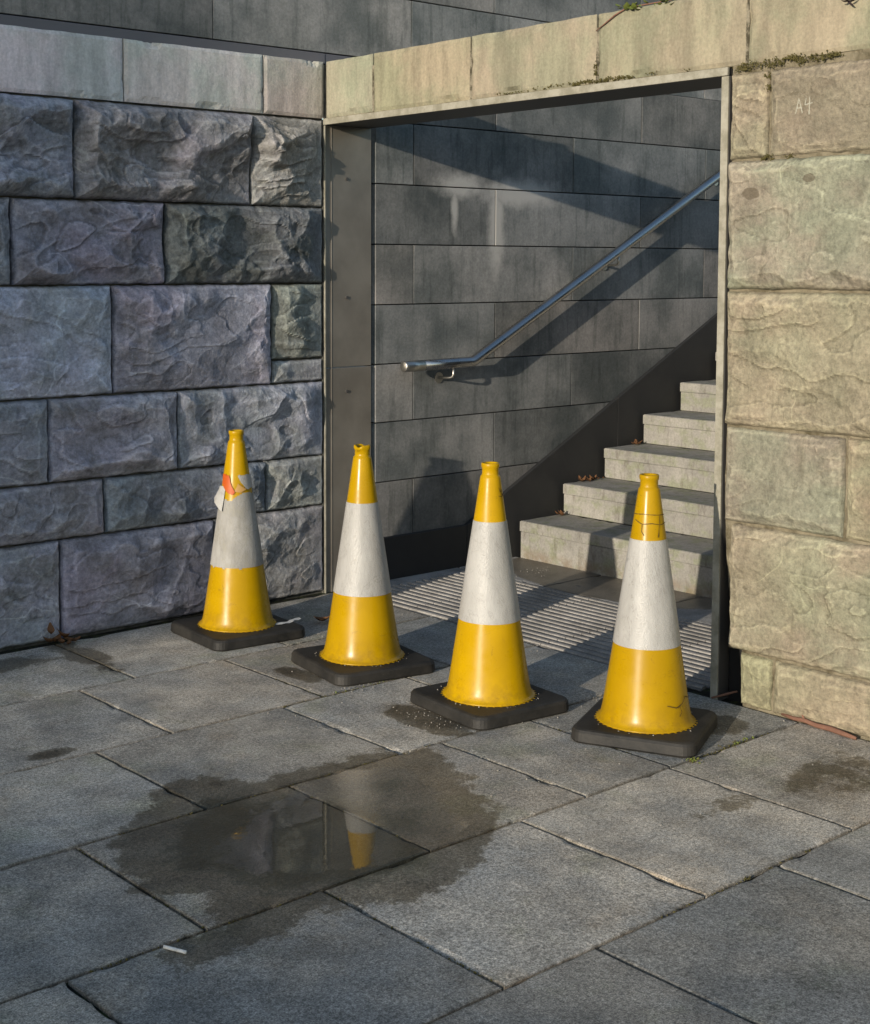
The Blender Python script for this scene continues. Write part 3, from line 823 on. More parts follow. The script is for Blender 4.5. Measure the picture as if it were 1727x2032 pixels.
prism_y('skirting', [(0.366, -0.02), (1.068, -0.02), (1.068, 0.247), (0.366, 0.247)], -0.020, 0.03, M['skirt'], aw)
rk = lambda x: 0.247 + 0.497 * (x - 1.07)
for a, b in [(1.072, 2.44), (2.443, 3.9), (3.903, 6.0)]:
    prism_y('stringer', [(a, -0.02 if a < 2 else rk(a) - 0.75), (b, rk(b) - 0.75 if b > 3 else -0.02), (b, rk(b)), (a, rk(a))], -0.020, 0.03, M['skirt'], aw)

# right wall ------------------------------------------------------------
rw = thing('sandstone_wall', 'sunlit buff rock-faced stone wall on the right, its coping bridging the opening', 'wall', (0.0, -2.8, 0.0))
Ym, Zm = np.meshgrid(np.linspace(-5.6, -2.622, 240), np.linspace(-0.03, 2.60, 220), indexing='ij')
Xm = 0.006 + 0.012 * fbm(Ym * 7, Zm * 7, 40, 5) + 0.07 * sst(-2.74, -2.66, Ym) * sst(0.85, 0.15, Zm)
Im = np.arange(Ym.size).reshape(Ym.shape)
mk('mortar', np.stack([Xm, Ym, Zm], -1).reshape(-1, 3), np.stack([Im[:-1, :-1], Im[:-1, 1:], Im[1:, 1:], Im[1:, :-1]], -1).reshape(-1, 4), M['buff_mortar'], rw, True)
box('wall_core', 0.10, 0.36, -5.6, -2.735, -0.03, 2.58, M['core'], rw, 0)
box('wall_core', 0.06, 0.34, -2.733, -2.62, -0.03, 2.58, M['core'], rw, 0)
BUFF = (0.25, 0.222, 0.165)
RS = [  # y0,y1,z0,z1,color,A
    (-2.80, -2.614, 2.212, 2.560, (0.254, 0.230, 0.174), 0.020), (-3.60, -2.80, 2.212, 2.560, (0.233, 0.209, 0.162), 0.018),
    (-3.55, -2.616, 1.692, 2.212, (0.272, 0.255, 0.207), 0.040),
    (-3.45, -2.618, 1.142, 1.692, (0.286, 0.255, 0.193), 0.048),
    (-3.172, -2.622, 0.748, 1.142, (0.264, 0.243, 0.199), 0.026), (-3.9, -3.172, 0.748, 1.142, (0.296, 0.260, 0.193), 0.026),
    (-3.60, -2.655, 0.222, 0.748, (0.276, 0.250, 0.193), 0.034),
    (-2.872, -2.712, 0.0, 0.222, (0.264, 0.237, 0.168), 0.016), (-3.70, -2.872, 0.0, 0.222, (0.269, 0.240, 0.179), 0.018)]
rec = {}
for i, (y0, y1, z0, z1, c, A) in enumerate(RS):
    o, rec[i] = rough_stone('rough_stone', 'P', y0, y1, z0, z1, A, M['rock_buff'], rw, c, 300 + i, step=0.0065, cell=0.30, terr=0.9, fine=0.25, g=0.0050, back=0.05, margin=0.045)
for (z0, z1, ys_) in [(2.212, 2.56, -3.60), (1.692, 2.212, -3.55), (1.142, 1.692, -3.45), (0.748, 1.142, -3.9), (0.222, 0.748, -3.6), (0.0, 0.222, -3.7)]:
    while ys_ > -5.4:
        w = random.uniform(0.6, 0.95)
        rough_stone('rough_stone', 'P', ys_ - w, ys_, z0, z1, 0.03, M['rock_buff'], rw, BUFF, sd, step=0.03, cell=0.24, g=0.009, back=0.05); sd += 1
        ys_ -= w
for i, (a, b, c) in enumerate([(-0.401, -0.004, (0.265, 0.262, 0.205)), (-1.124, -0.401, (0.265, 0.238, 0.175)), (-1.914, -1.124, (0.27, 0.240, 0.185)),
                               (-2.689, -1.914, (0.255, 0.235, 0.175)), (-3.48, -2.689, (0.265, 0.240, 0.178)), (-4.3, -3.48, BUFF), (-5.3, -4.3, BUFF)]):
    coping('coping_stone', 'P', a, b, 2.590, 2.889, rw, c, 60 + i, g=0.006)
for yj in (-0.401, -1.124, -1.914, -2.689, -3.48, -4.3):
    box('perpend_joint', 0.0015, 0.20, yj - 0.0075, yj + 0.0075, 2.595, 2.83, M['pale_mortar'], rw, 0)
box('bed_joint', 0.004, 0.34, -2.68, -0.006, 2.5875, 2.592, M['buff_mortar'], rw, 0)


def on_rock(i, y, z):
    u0, u1, v0, v1, H = rec[i]
    a = int(round((y - u0) / (u1 - u0) * (H.shape[0] - 1))); b = int(round((z - v0) / (v1 - v0) * (H.shape[1] - 1)))
    return H[min(max(a, 0), H.shape[0] - 1), min(max(b, 0), H.shape[1] - 1)]


def chalk(strokes):
    for st in strokes:
        pts = []
        for (a, b) in zip(st[:-1], st[1:]):
            for t in np.linspace(0, 1, 14)[:-1]: pts.append((a[0] + t * (b[0] - a[0]), a[1] + t * (b[1] - a[1])))
        pts.append(st[-1])
        V, F = [], []
        for j, (y, z) in enumerate(pts):
            y += 0.0008 * math.sin(j * 1.9); z += 0.0008 * math.cos(j * 2.3)
            p0 = pts[max(j - 1, 0)]; p1 = pts[min(j + 1, len(pts) - 1)]
            dx, dz = p1[0] - p0[0], p1[1] - p0[1]; l = math.hypot(dx, dz)
            nx, nz = -dz / l, dx / l
            w = 0.0026 * random.uniform(0.55, 1.15)
            h = max(on_rock(1, y + q1, z + q2) for q1 in (-.008, 0, .008) for q2 in (-.008, 0, .008)) + 0.0012
            V += [(-h, y - nx * w, z - nz * w), (-h - 0.0008, y, z), (-h, y + nx * w, z + nz * w)]
        for j in range(len(pts) - 1):
            for q_ in (0, 1): F.append((j * 3 + q_, j * 3 + q_ + 1, j * 3 + 4 + q_, j * 3 + 3 + q_))
        mk('chalk_mark', V, F, M['chalk'], rw)


chalk([[(-2.930, 2.372), (-2.944, 2.430)], [(-2.944, 2.430), (-2.960, 2.374)], [(-2.934, 2.394), (-2.958, 2.394)],
       [(-2.976, 2.428), (-2.971, 2.404), (-3.004, 2.409)], [(-2.992, 2.432), (-2.989, 2.366)]])


def tufts(name, spots, parent, mat, size=0.01, kind='stuff'):
    """a mat of tiny blades and crumbs"""
    V, F = [], []
    for (c, spread, cnt) in spots:
        for _ in range(cnt):
            p = np.array(c) + np.array([random.gauss(0, s_) for s_ in spread])
            s_ = size * random.uniform(0.4, 1.3)
            d = np.array([random.gauss(0, 1) for _ in range(3)]); d /= np.linalg.norm(d)
            e = np.array([random.gauss(0, 1) for _ in range(3)]); e -= d * (d @ e); e /= np.linalg.norm(e)
            f = np.cross(d, e)
            b = len(V)
            for (a1, a2, a3) in ((1, 0, 0), (-1, 0, 0), (0, 0.7, 0), (0, -0.7, 0), (0, 0, 0.6), (0, 0, -0.6)): V.append(tuple(p + s_ * (a1 * d + a2 * e + a3 * f)))
            for t in ((0, 2, 4), (2, 1, 4), (1, 3, 4), (3, 0, 4), (2, 0, 5), (1, 2, 5), (3, 1, 5), (0, 3, 5)): F.append(tuple(b + x for x in t))
    o = mk(name, V, F, mat, parent)
    o['kind'] = kind
    return o


ms = []
for y in np.linspace(-1.32, -2.45, 46):
    dens = 0.5 + 0.5 * math.sin(y * 9) + (0.9 if -2.1 < y < -1.75 else 0)
    if random.random() < 0.25 + 0.5 * dens: ms.append(((-0.004, y, 2.594 + random.uniform(0, 0.012)), (0.004, 0.014, 0.006), int(6 + 14 * dens * random.random())))
for y in (-1.905, -1.912): ms.append(((-0.003, y, 2.64), (0.003, 0.005, 0.03), 16))
for y in np.linspace(-2.66, -3.10, 26):
    ms.append(((-0.010, y, 2.580 + random.uniform(-0.012, 0.012)), (0.006, 0.012, 0.010), random.randint(8, 26)))
for y, z in [(-2.80, 2.22), (-2.82, 2.20), (-2.78, 2.21), (-2.90, 2.212), (-2.795, 2.53), (-2.80, 2.49)]:
    ms.append(((-0.006, y, z), (0.005, 0.010, 0.010), 20))
ms = [(c_, (a_[0], a_[1], a_[2] * 0.6), int(k_ * 1.5)) for c_, a_, k_ in ms]
tufts('moss', ms, rw, M['moss'], 0.0048)

# flank wall of the stair well (right of the steps)
fw = thing('flank_wall', 'plain grey wall closing the right side of the stairs behind the buff wall', 'wall', (0.4, -2.66, 0.0))
box('wall_core', 0.362, 7.0, -2.9, -2.70, -0.03, 2.60, M['core'], fw, 0)
for i, (z0, z1) in enumerate(zip([0] + AZ[:8], AZ[:8] + [2.75])):
    off = 0.655 if i % 2 == 0 else 1.32
    js = [0.366] + [off + 1.358 * q_ for q_ in range(0, 5)] + [6.9]
    for a, b in zip(js[:-1], js[1:]):
        if b - a < 0.02: continue
        t = rng.uniform(0.9, 1.1) * 0.2
        box('wall_panel', a + 0.0028, b - 0.0028, -2.71, -2.66, z0 + 0.003, z1 - 0.003, M['ashlar'], fw, 0.0022, color=(t, t, t))

# ------------------------------------------------------------------ steel portal
sp = thing('steel_portal', 'brushed steel frame lining the stair opening between grey and buff walls', 'door frame', (0.0, -1.3, 0.0))
box('jamb_plate', 0.004, 0.334, 0.003, 0.036, -0.03, 1.232, M['steel'], sp, 0.003)
box('jamb_plate', 0.004, 0.334, 0.003, 0.036, 1.236, 2.5575, M['steel'], sp, 0.003)
box('edge_trim', -0.006, 0.003, -0.006, 0.004, -0.03, 2.55, M['flange'], sp, 0.0015)
box('corner_angle', 0.045, 0.049, 0.0005, 0.0028, -0.03, 2.55, M['steel'], sp, 0.0005)
for z in (2.27, 1.62, 1.10): 
    V, F = tube_geo([(0.155, 0.003, z), (0.155, -0.003, z)], 0.009, 12)
    mk('bolt', V, F, M['soffit'], sp)
box('lintel_plate', 0.004, 0.334, -2.602, 0.034, 2.556, 2.586, M['soffit'], sp, 0.002)
box('edge_trim', -0.012, 0.003, -2.606, 0.002, 2.553, 2.5865, M['flange'], sp, 0.0015)
box('jamb_plate', 0.004, 0.334, -2.608, -2.572, -0.03, 2.553, M['soffit'], sp, 0.002)
box('edge_trim', -0.006, 0.003, -2.608, -2.574, -0.03, 2.5515, M['flange'], sp, 0.0015)

# ------------------------------------------------------------------ landing, corduroy paving, steps
ld = mk('landing', [(0.05, -2.72, -0.012), (1.53, -2.72, -0.012), (1.53, 0.03, -0.012), (0.05, 0.03, -0.012)], [(0, 1, 2, 3)], M['joint'])
ld['kind'] = 'structure'
pitch = 0.0585
for r_ in range(2):
    xa = 0.06 + r_ * 0.47
    for q_ in range(6):
        yb = -0.14 - q_ * 0.468; ya = max(yb - 0.466, -2.568)
        if yb - ya < 0.1: continue
        t = rng.uniform(0.9, 1.1)
        V, F = grid_slab(xa + 0.002, xa + 0.467, ya, yb - 0.002, -0.0045, 0.08, depth=0.03, seed=500 + r_ * 9 + q_, edge=0.003)
        c = (0.26 * t, 0.245 * t, 0.225 * t)
        sl = mk('corduroy_slab', V, F, M['landing'], ld, attrs={'wet': np.zeros(len(V))}, color=(c[0] * 0.62, c[1] * 0.62, c[2] * 0.62))
        for b_ in range(8):
            xc = xa + 0.0293 + b_ * pitch
            pr_ = [(-0.017, -0.006), (-0.014, 0.0022), (-0.008, 0.0042), (0.008, 0.0042), (0.014, 0.0022), (0.017, -0.006)]
            ye0, ye1 = ya + 0.0005, yb - 0.002
            V = [(xc + px, ye0, pz) for px, pz in pr_] + [(xc + px, ye1, pz) for px, pz in pr_]
            F = [(i, i + 1, 7 + i, 6 + i) for i in range(5)] + [(5, 4, 3, 2, 1, 0), (6, 7, 8, 9, 10, 11)]
            mk('rib', V, F, M['landing'], sl, color=c)
# plain slabs between ribs and first step
V, F = None, None
for (x0, x1, y0, y1) in [(1.005, 1.50, -0.70, 0.02), (1.005, 1.50, -1.42, -0.70), (1.005, 1.50, -2.14, -1.42), (1.005, 1.50, -2.65, -2.14), (0.06, 1.0, -0.136, 0.02)]:
    V, F = grid_slab(x0 + 0.003, x1 - 0.003, y0 + 0.003, y1 - 0.003, 0.0, 0.03, depth=0.03, seed=560 + int(-y0 * 10))
    d = np.hypot((V[:, 0] - 1.55) / 0.55, (V[:, 1] + 0.90) / 0.86)
    mk('plain_slab', V, F, M['landing'], ld, attrs={'wet': np.clip(0.5 + (1 - d) * 2.2, 0, 1)}, color=(0.27, 0.26, 0.245))

stair = thing('staircase', 'pale stone steps climbing to the right beyond the steel opening', 'stairs', (1.5, -1.3, 0.0))
RISE, GO, X0, Z0 = 0.1945, 0.3905, 1.497, 0.034
for i in range(9):
    x = X0 + GO * i; zt = Z0 + RISE * (i + 1); zb = zt - RISE if i else -0.03
    cuts = [-0.045, -0.98 - 0.35 * (i % 2), -1.9, -2.655]
    rs = box('riser', x + 0.004, x + GO + 0.03, -2.655, -0.048, zb + 0.001, zt - 0.066, M['step'], stair, 0.004)
    for ya, yb in zip(cuts[1:], cuts[:-1]):
        V, F = grid_slab(x, x + GO + 0.002, ya + 0.0015, yb - 0.0015, zt, 0.022, depth=0.0635, seed=700 + i * 5 + int(-ya), edge=0.004, amp=0.002, jit=0.006)
        mk('tread', V, F, M['step'], stair)
box('upper_landing', X0 + GO * 9, 7.0, -2.655, -0.01, 1.7, Z0 + RISE * 9 - 0.002, M['step'], stair, 0.004)

# ------------------------------------------------------------------ handrail
hr = thing('handrail', 'round stainless steel handrail rising along the dark panelled wall', 'handrail', (0.9, 0.03, 1.2))
yr, rr = -0.092, 0.031
bend = [(0.63, yr, 1.228), (1.020, yr, 1.232), (1.035, yr, 1.2345), (1.05, yr, 1.240)]
p_end = bend[-1]
path = bend + [(p_end[0] + s_, yr, p_end[2] + s_ * 0.5035) for s_ in (0.5, 1.2, 2.4, 3.9)]
V, F = tube_geo(path, rr, 24)
mk('rail', V, F, M['rail'], hr, True)
V, F = tube_geo([(0.490, yr, 1.2265), (0.494, yr, 1.2265), (0.640, yr, 1.2278)], [rr * 0.86, rr * 1.03, rr * 1.03], 24)
mk('end_sleeve', V, F, M['satin'], hr, True)
for xb in (0.875, 2.335, 3.50):
    if xb < 1.05: zr, sl_ = 1.230, 0.0
    else: zr, sl_ = p_end[2] + (xb - p_end[0]) * 0.5035, 0.5
    V, F = tube_geo([(xb - 0.02, 0.008, zr - 0.088), (xb - 0.02, 0.001, zr - 0.088)], 0.032, 20)
    br = mk('bracket_plate', V, F, M['satin'], hr, False)
    arm = [(xb - 0.02, 0.004, zr - 0.088), (xb, -0.068, zr - 0.086), (xb + 0.004, -0.086, zr - 0.080), (xb + 0.006, yr, zr - 0.065), (xb + 0.006, yr, zr - 0.028)]
    V, F = tube_geo(arm, 0.0075, 10)
    mk('bracket_arm', V, F, M['satin'], hr, True)

# ------------------------------------------------------------------ cones
CG = 'traffic cones standing across the stair opening'


def cone_r(z):
    zs = [0.055, 0.060, 0.068, 0.085, 0.11, 0.15, 0.35, 0.76, 0.945]
    rs = [0.186, 0.186, 0.180, 0.172, 0.165, 0.158, 0.1275, 0.0675, 0.0405]
    return float(np.interp(z, zs, rs))


def make_cone(label, loc, rz, wb, wt, dirty=False, chip=False, lean=(0, 0), S=0.238):
    t = thing('traffic_cone', label, 'traffic cone', (loc[0], loc[1], 0.001), rz, CG)
    t.rotation_euler = (lean[0], lean[1], rz)
    # base: rounded square, chamfered top, shallow dished ring
    rc = 0.055
    def outline(s_, r_):
        P = []
        for q in range(4):
            cx, cy = [(1, 1), (-1, 1), (-1, -1), (1, -1)][q]
            for j in range(7):
                a = math.pi / 2 * q + math.pi / 2 * j / 6
                P.append((cx * (s_ - r_) + r_ * math.cos(a), cy * (s_ - r_) + r_ * math.sin(a)))
        return P
    rings = [(outline(S - 0.006, rc - 0.004), 0.0), (outline(S, rc), 0.008), (outline(S - 0.002, rc), 0.040), (outline(S - 0.008, rc - 0.004), 0.049), (outline(S - 0.018, rc - 0.01), 0.053),
             (outline(0.19, 0.12), 0.0545)]
    V, F = [], []
    m_ = 28
    for P, z in rings: V += [(x, y, z) for x, y in P]
    for i in range(len(rings) - 1):
        for j in range(m_): F.append((i * m_ + j, i * m_ + (j + 1) % m_, (i + 1) * m_ + (j + 1) % m_, (i + 1) * m_ + j))
    F.append(tuple(range(m_ - 1, -1, -1))); F.append(tuple((len(rings) - 1) * m_ + j for j in range(m_)))
    mk('base', V, F, M['rubber'], t, False, local=True)
    prof = [(0.150, 0.0545), (0.187, 0.0545), (0.189, 0.057), (0.187, 0.060), (0.180, 0.064), (0.174, 0.073), (0.169, 0.090), (0.1640, 0.115), (0.158, 0.150), (0.1275, 0.35), (0.0675, 0.76), (0.0415, 0.938), (0.0400, 0.946), (0.0352, 0.951),
            (0.0335, 0.958), (0.0335, 0.978), (0.0365, 0.983), (0.0372, 0.996), (0.0350, 1.0), (0.0275, 1.0), (0.0270, 0.93), (0.03, 0.80)]
    ph = random.uniform(0, 6)
    def wob(r_, z, a, i):
        rr_ = r_ * (1 + 0.006 * math.sin(2 * a + ph) + 0.003 * math.sin(3 * a + ph * 2))
        if chip and z > 0.981: z = z - 0.010 * max(0, math.sin(a * 2.0 + 0.6)) ** 2 * (1 if z > 0.99 else 0.6); rr_ *= 1 + 0.04 * math.sin(5 * a)
        return rr_, z
    V, F = lathe(prof, 56, wob)
    mk('cone_body', V, F, M['yellow'], t, True, local=True)
    # lugs that lock the shell into the base
    V, F = [], []
    for j in range(44):
        a = 2 * math.pi * j / 44
        ca, sa = math.cos(a), math.sin(a)
        sz = random.uniform(0.5, 1.0)
        for dr, dt, z in ((0.188, -0.0055, 0.0553), (0.188 + 0.008 * sz, -0.004, 0.0551), (0.188 + 0.008 * sz, 0.004, 0.0551), (0.188, 0.0055, 0.0553), (0.188, -0.0045, 0.0565), (0.187 + 0.007 * sz, -0.003, 0.0558), (0.187 + 0.007 * sz, 0.003, 0.0558), (0.188, 0.0045, 0.0565)):
            V.append((dr * ca - dt * sa, dr * sa + dt * ca, z))
        b = j * 8
        F += [(b + 4, b + 5, b + 6, b + 7), (b, b + 1, b + 5, b + 4), (b + 1, b + 2, b + 6, b + 5), (b + 2, b + 3, b + 7, b + 6), (b + 3, b, b + 4, b + 7)]
    mk('lug_ring', V, F, M['yellow'], t, False, local=True)
    if not dirty:
        pr_ = [(cone_r(z) * 1.004 + 0.0018, z) for z in np.linspace(wb, wt, 9)]
        V, F = lathe(pr_, 56, wob)
        for q in ([(pr_[0][0] - 0.003, wb), pr_[0]], [pr_[-1], (pr_[-1][0] - 0.003, wt)]):
            V2, F2 = lathe(q, 56, wob); k0 = len(V)
            V = V + V2; F = F + [tuple(i + k0 for i in f) for f in F2]
        mk('reflective_sleeve', V, F, M['sleeve'], t, True, local=True)
    return t


def on_cone(t, pts, w, mat, name, off=0.0032):
    """ribbon lying on a cone shell; pts are (bearing in degrees, height)"""
    P = []
    for (a0, z0), (a1, z1) in zip(pts[:-1], pts[1:]):
        for q in np.linspace(0, 1, 7)[:-1]: P.append((a0 + q * (a1 - a0), z0 + q * (z1 - z0)))
    P.append(pts[-1])
    V, F = [], []
    for j, (a, z) in enumerate(P):
        p0, p1 = P[max(0, j - 1)], P[min(len(P) - 1, j + 1)]
        r_ = cone_r(z) * 1.004 + off
        da, dz = R(p1[0] - p0[0]) * r_, p1[1] - p0[1]; l = math.hypot(da, dz) or 1
        na, nz = -dz / l, da / l
        ww = w * random.uniform(0.6, 1.2)
        for s_ in (-1, 1):
            aa = R(a) + s_ * na * ww / r_ - t.rotation_euler.z; zz = z + s_ * nz * ww
            rr_ = cone_r(zz) * 1.004 + off
            V.append((rr_ * math.cos(aa), rr_ * math.sin(aa), zz))
    for j in range(len(P) - 1): F.append((2 * j, 2 * j + 1, 2 * j + 3, 2 * j + 2))
    return mk(name, V, F, mat, t, True, local=True)


def patch(t, outline, mat, name, off=0.004, n=26, thick=None):
    """a piece of film on the cone: outline in (bearing deg, height) filled on a grid"""
    A = np.array(outline); 
    a = np.linspace(A[:, 0].min(), A[:, 0].max(), n * 2); z = np.linspace(A[:, 1].min(), A[:, 1].max(), n)
    Ag, Zg = np.meshgrid(a, z, indexing='ij')
    sc = 0.0016
    D = sdf(Ag * sc, Zg, [(p[0] * sc, p[1]) for p in outline]) + 0.002 * fbm(Ag * 0.2, Zg * 60, 5, 3)
    keep = D > 0
    I = np.arange(Ag.size).reshape(Ag.shape)
    q = keep[:-1, :-1] & keep[1:, :-1] & keep[1:, 1:] & keep[:-1, 1:]
    F = np.stack([I[:-1, :-1], I[1:, :-1], I[1:, 1:], I[:-1, 1:]], -1)[q]
    rr_ = np.vectorize(cone_r)(Zg) * 1.004 + off
    th = np.radians(Ag) - t.rotation_euler.z
    V = np.stack([rr_ * np.cos(th), rr_ * np.sin(th), Zg], -1).reshape(-1, 3)
    used = np.unique(F); rm = -np.ones(Ag.size, int); rm[used] = np.arange(len(used))
    return mk(name, V[used], rm[F], mat, t, True, local=True)


c1 = make_cone('yellow cone with scuffed torn white band and orange sticker, nearest the grey wall', (-0.925, -0.470), R(-5), 0.345, 0.79, dirty=True, S=0.254)
c2 = make_cone('yellow and white cone with chipped rim, second from the grey wall', (-0.825, -1.297), R(-11), 0.345, 0.747, chip=True, S=0.252)
c3 = make_cone('yellow and white cone with a marker squiggle near its top, third from grey wall', (-0.808, -2.078), R(-6), 0.368, 0.768, S=0.245)
c4 = make_cone('yellow and white cone with dark ring scratches, beside the buff wall', (-0.580, -2.698), R(25), 0.355, 0.757)
# worn sleeve of the first cone; bearings: camera side is about 233 degrees
full = [(0, 0.345), (360, 0.345), (360, 0.66), (330, 0.70), (262, 0.712), (246, 0.702), (228, 0.690), (214, 0.668), (196, 0.676), (150, 0.66), (80, 0.69), (0, 0.66)]
patch(c1, full, M['sleeve_dirty'], 'reflective_sleeve', 0.0022, 60)['label'] = 'scuffed grey-white reflective band, torn along its top'
patch(c1, [(236, 0.792), (340, 0.792), (340, 0.735), (300, 0.725), (276, 0.718), (268, 0.728), (252, 0.752)], M['sleeve'], 'torn_film', 0.004)
patch(c1, [(165, 0.798), (206, 0.790), (216, 0.745), (232, 0.708), (222, 0.694), (200, 0.705), (170, 0.745)], M['orange'], 'torn_film', 0.006)['label'] = 'torn orange sticker'
patch(c1, [(226, 0.712), (240, 0.752), (274, 0.722), (250, 0.706)], M['peach'], 'torn_film', 0.0045)
# flap of peeled film hanging at the left
V, F = [], []
for i in range(7):
    s_ = i / 6
    for j in range(4):
        q = j / 3
        a = R(146 + q * 44) - c1.rotation_euler.z
        z = 0.735 - (0.060 + 0.060 * q) * s_
        r_ = cone_r(0.72) + 0.006 + 0.028 * s_ ** 1.3 + 0.004 * math.sin(q * 5)
        V.append((r_ * math.cos(a), r_ * math.sin(a), z))
for i in range(6):
    for j in range(3): F.append((i * 4 + j, i * 4 + j + 1, i * 4 + j + 5, i * 4 + j + 4))
mk('peeled_flap', V, F, M['sleeve_dirty'], c1, True, local=True)
on_cone(c3, [(268, 0.905), (276, 0.885), (284, 0.897), (288, 0.872), (296, 0.880), (306, 0.868)], 0.0016, M['ink'], 'marker_scribble')
on_cone(c3, [(262, 0.872), (280, 0.868), (300, 0.872)], 0.0013, M['ink'], 'marker_scribble')
on_cone(c4, [(150, 0.852), (200, 0.856), (250, 0.853), (310, 0.851)], 0.0016, M['ink'], 'marker_scribble')
on_cone(c4, [(165, 0.832), (196, 0.818), (230, 0.822), (262, 0.816), (305, 0.822)], 0.0016, M['ink'], 'marker_scribble')
on_cone(c4, [(196, 0.815), (196, 0.790), (205, 0.776)], 0.0013, M['ink'], 'marker_scribble')
on_cone(c4, [(262, 0.850), (258, 0.815), (250, 0.77)], 0.0014, M['ink'], 'marker_scribble')
on_cone(c4, [(248, 0.150), (262, 0.138), (276, 0.150), (284, 0.170), (296, 0.158), (304, 0.160)], 0.0018, M['ink'], 'marker_scribble')
on_cone(c4, [(268, 0.145), (272, 0.118), (266, 0.105)], 0.0015, M['ink'], 'marker_scribble')

# ------------------------------------------------------------------ small things
def leaf_geo(c, size, yaw, curl=0.35, tilt=0.0, asp=0.55):
    V, F = [], []
    n_, m_ = 7, 3
    for i in range(n_):
        s_ = i / (n_ - 1); w = asp * math.sin(math.pi * min(max(s_, 0.03), 0.97)) ** 0.8
        for j in range(m_):
            q = j - 1
            x = (s_ - 0.5); y = q * w * 0.5
            z = curl * (x * x * 1.6 + abs(y) * 0.9) + tilt * x
            X_, Y_ = x * math.cos(yaw) - y * math.sin(yaw), x * math.sin(yaw) + y * math.cos(yaw)
            V.append((c[0] + X_ * size, c[1] + Y_ * size, c[2] + z * size))
    for i in range(n_ - 1):
        for j in range(m_ - 1): F.append((i * m_ + j, i * m_ + j + 1, (i + 1) * m_ + j + 1, (i + 1) * m_ + j))
    return V, F


lf = thing('dead_leaves', 'brown curled dead leaves lying at the foot of the grey wall', 'leaves', (-1.68, -0.07, 0.0))
for c, s_, y_, cu in [((-1.70, -0.085, 0.016), 0.10, 0.5, 0.9), ((-1.64, -0.10, 0.010), 0.09, 2.1, 0.8), ((-1.72, -0.07, 0.055), 0.09, 1.2, 1.1), ((-1.61, -0.11, 0.008), 0.075, 0.1, 0.8), ((-1.67, -0.10, 0.035), 0.085, 2.8, 1.2), ((-1.69, -0.12, 0.012), 0.08, 1.5, 0.9), ((-1.74, -0.09, 0.02), 0.08, 2.5, 1.0), ((-1.66, -0.13, 0.006), 0.06, 0.9, 0.7)]:
    s_ *= 0.72
    V, F = leaf_geo(c, s_, y_, cu, 0.5 if c[2] > 0.03 else 0.1); mk('leaf', V, F, M['leaf_brown'], lf, True)
lf2 = thing('dead_leaf', 'russet dead leaf on the slabs between the first two cones', 'leaf', (-0.46, -0.56, 0.0))
V, F = leaf_geo((-0.47, -0.56, 0.010), 0.085, 2.5, 0.7); mk('blade', V, F, M['leaf_brown'], lf2, True)
V, F = leaf_geo((-0.43, -0.60, 0.012), 0.07, 0.9, 0.8); mk('blade', V, F, M['leaf_brown'], lf2, True)

cg = thing('cigarette_end', 'white cigarette end lying on the paving below the puddle', 'cigarette end', (-2.935, -3.055, 0.0), 0)
V, F = tube_geo([(-2.951, -3.018, 0.0055), (-2.935, -3.056, 0.0055)], 0.0047, 12); mk('paper_tube', V, F, M['paper'], cg, True)
V, F = tube_geo([(-2.935, -3.056, 0.0055), (-2.924, -3.082, 0.0055)], 0.0048, 12); mk('filter_tip', V, F, M['paper'], cg, True)

tw = thing('fallen_twig', 'reddish brown forked twig lying along the foot of the buff wall', 'twig', (-0.02, -3.1, 0.0))
pts = [(-0.012, -2.925, 0.014), (-0.022, -2.985, 0.012), (-0.020, -3.03, 0.015), (-0.030, -3.09, 0.012), (-0.028, -3.15, 0.013), (-0.036, -3.21, 0.011), (-0.045, -3.27, 0.009)]
V, F = tube_geo(pts, [0.006, 0.008, 0.009, 0.0095, 0.011, 0.010, 0.006], 10); mk('stem', V, F, M['bark'], tw, True)
V, F = tube_geo([(-0.020, -3.03, 0.015), (-0.012, -3.015, 0.038), (-0.010, -3.005, 0.046)], [0.006, 0.004, 0.0015], 8); mk('side_shoot', V, F, M['bark'], tw, True)
st_ = thing('stick', 'thin stick leaning in the gap beside the steel jamb and buff wall', 'stick', (-0.02, -2.66, 0.0))
V, F = tube_geo([(-0.03, -2.60, 0.006), (0.0, -2.65, 0.028), (0.02, -2.69, 0.045)], [0.004, 0.005, 0.003], 8); mk('stem', V, F, M['bark'], st_, True)

wd = thing('trailing_weed', 'small yellow-green weed trailing over the top edge of the buff coping', 'weed', (-0.01, -2.05, 2.89))
V, F = tube_geo([(-0.010, -1.915, 2.815), (-0.012, -1.97, 2.842), (-0.012, -2.02, 2.868), (-0.005, -2.08, 2.892), (0.02, -2.16, 2.898), (0.02, -2.30, 2.898)], [0.0022, 0.003, 0.0035, 0.0035, 0.0035, 0.002], 8)
mk('stem', V, F, M['bark'], wd, True)
for _ in range(26):
    t = random.random()
    y = -2.03 - 0.30 * t
    V, F = leaf_geo((random.uniform(-0.022, 0.02), y, 2.886 + random.uniform(-0.012, 0.016)), random.uniform(0.020, 0.042), random.uniform(0, 6.28), 0.5, random.uniform(-0.8, 0.8), 0.7)
    mk('leaf', V, F, M['leaf_green'], wd, True)

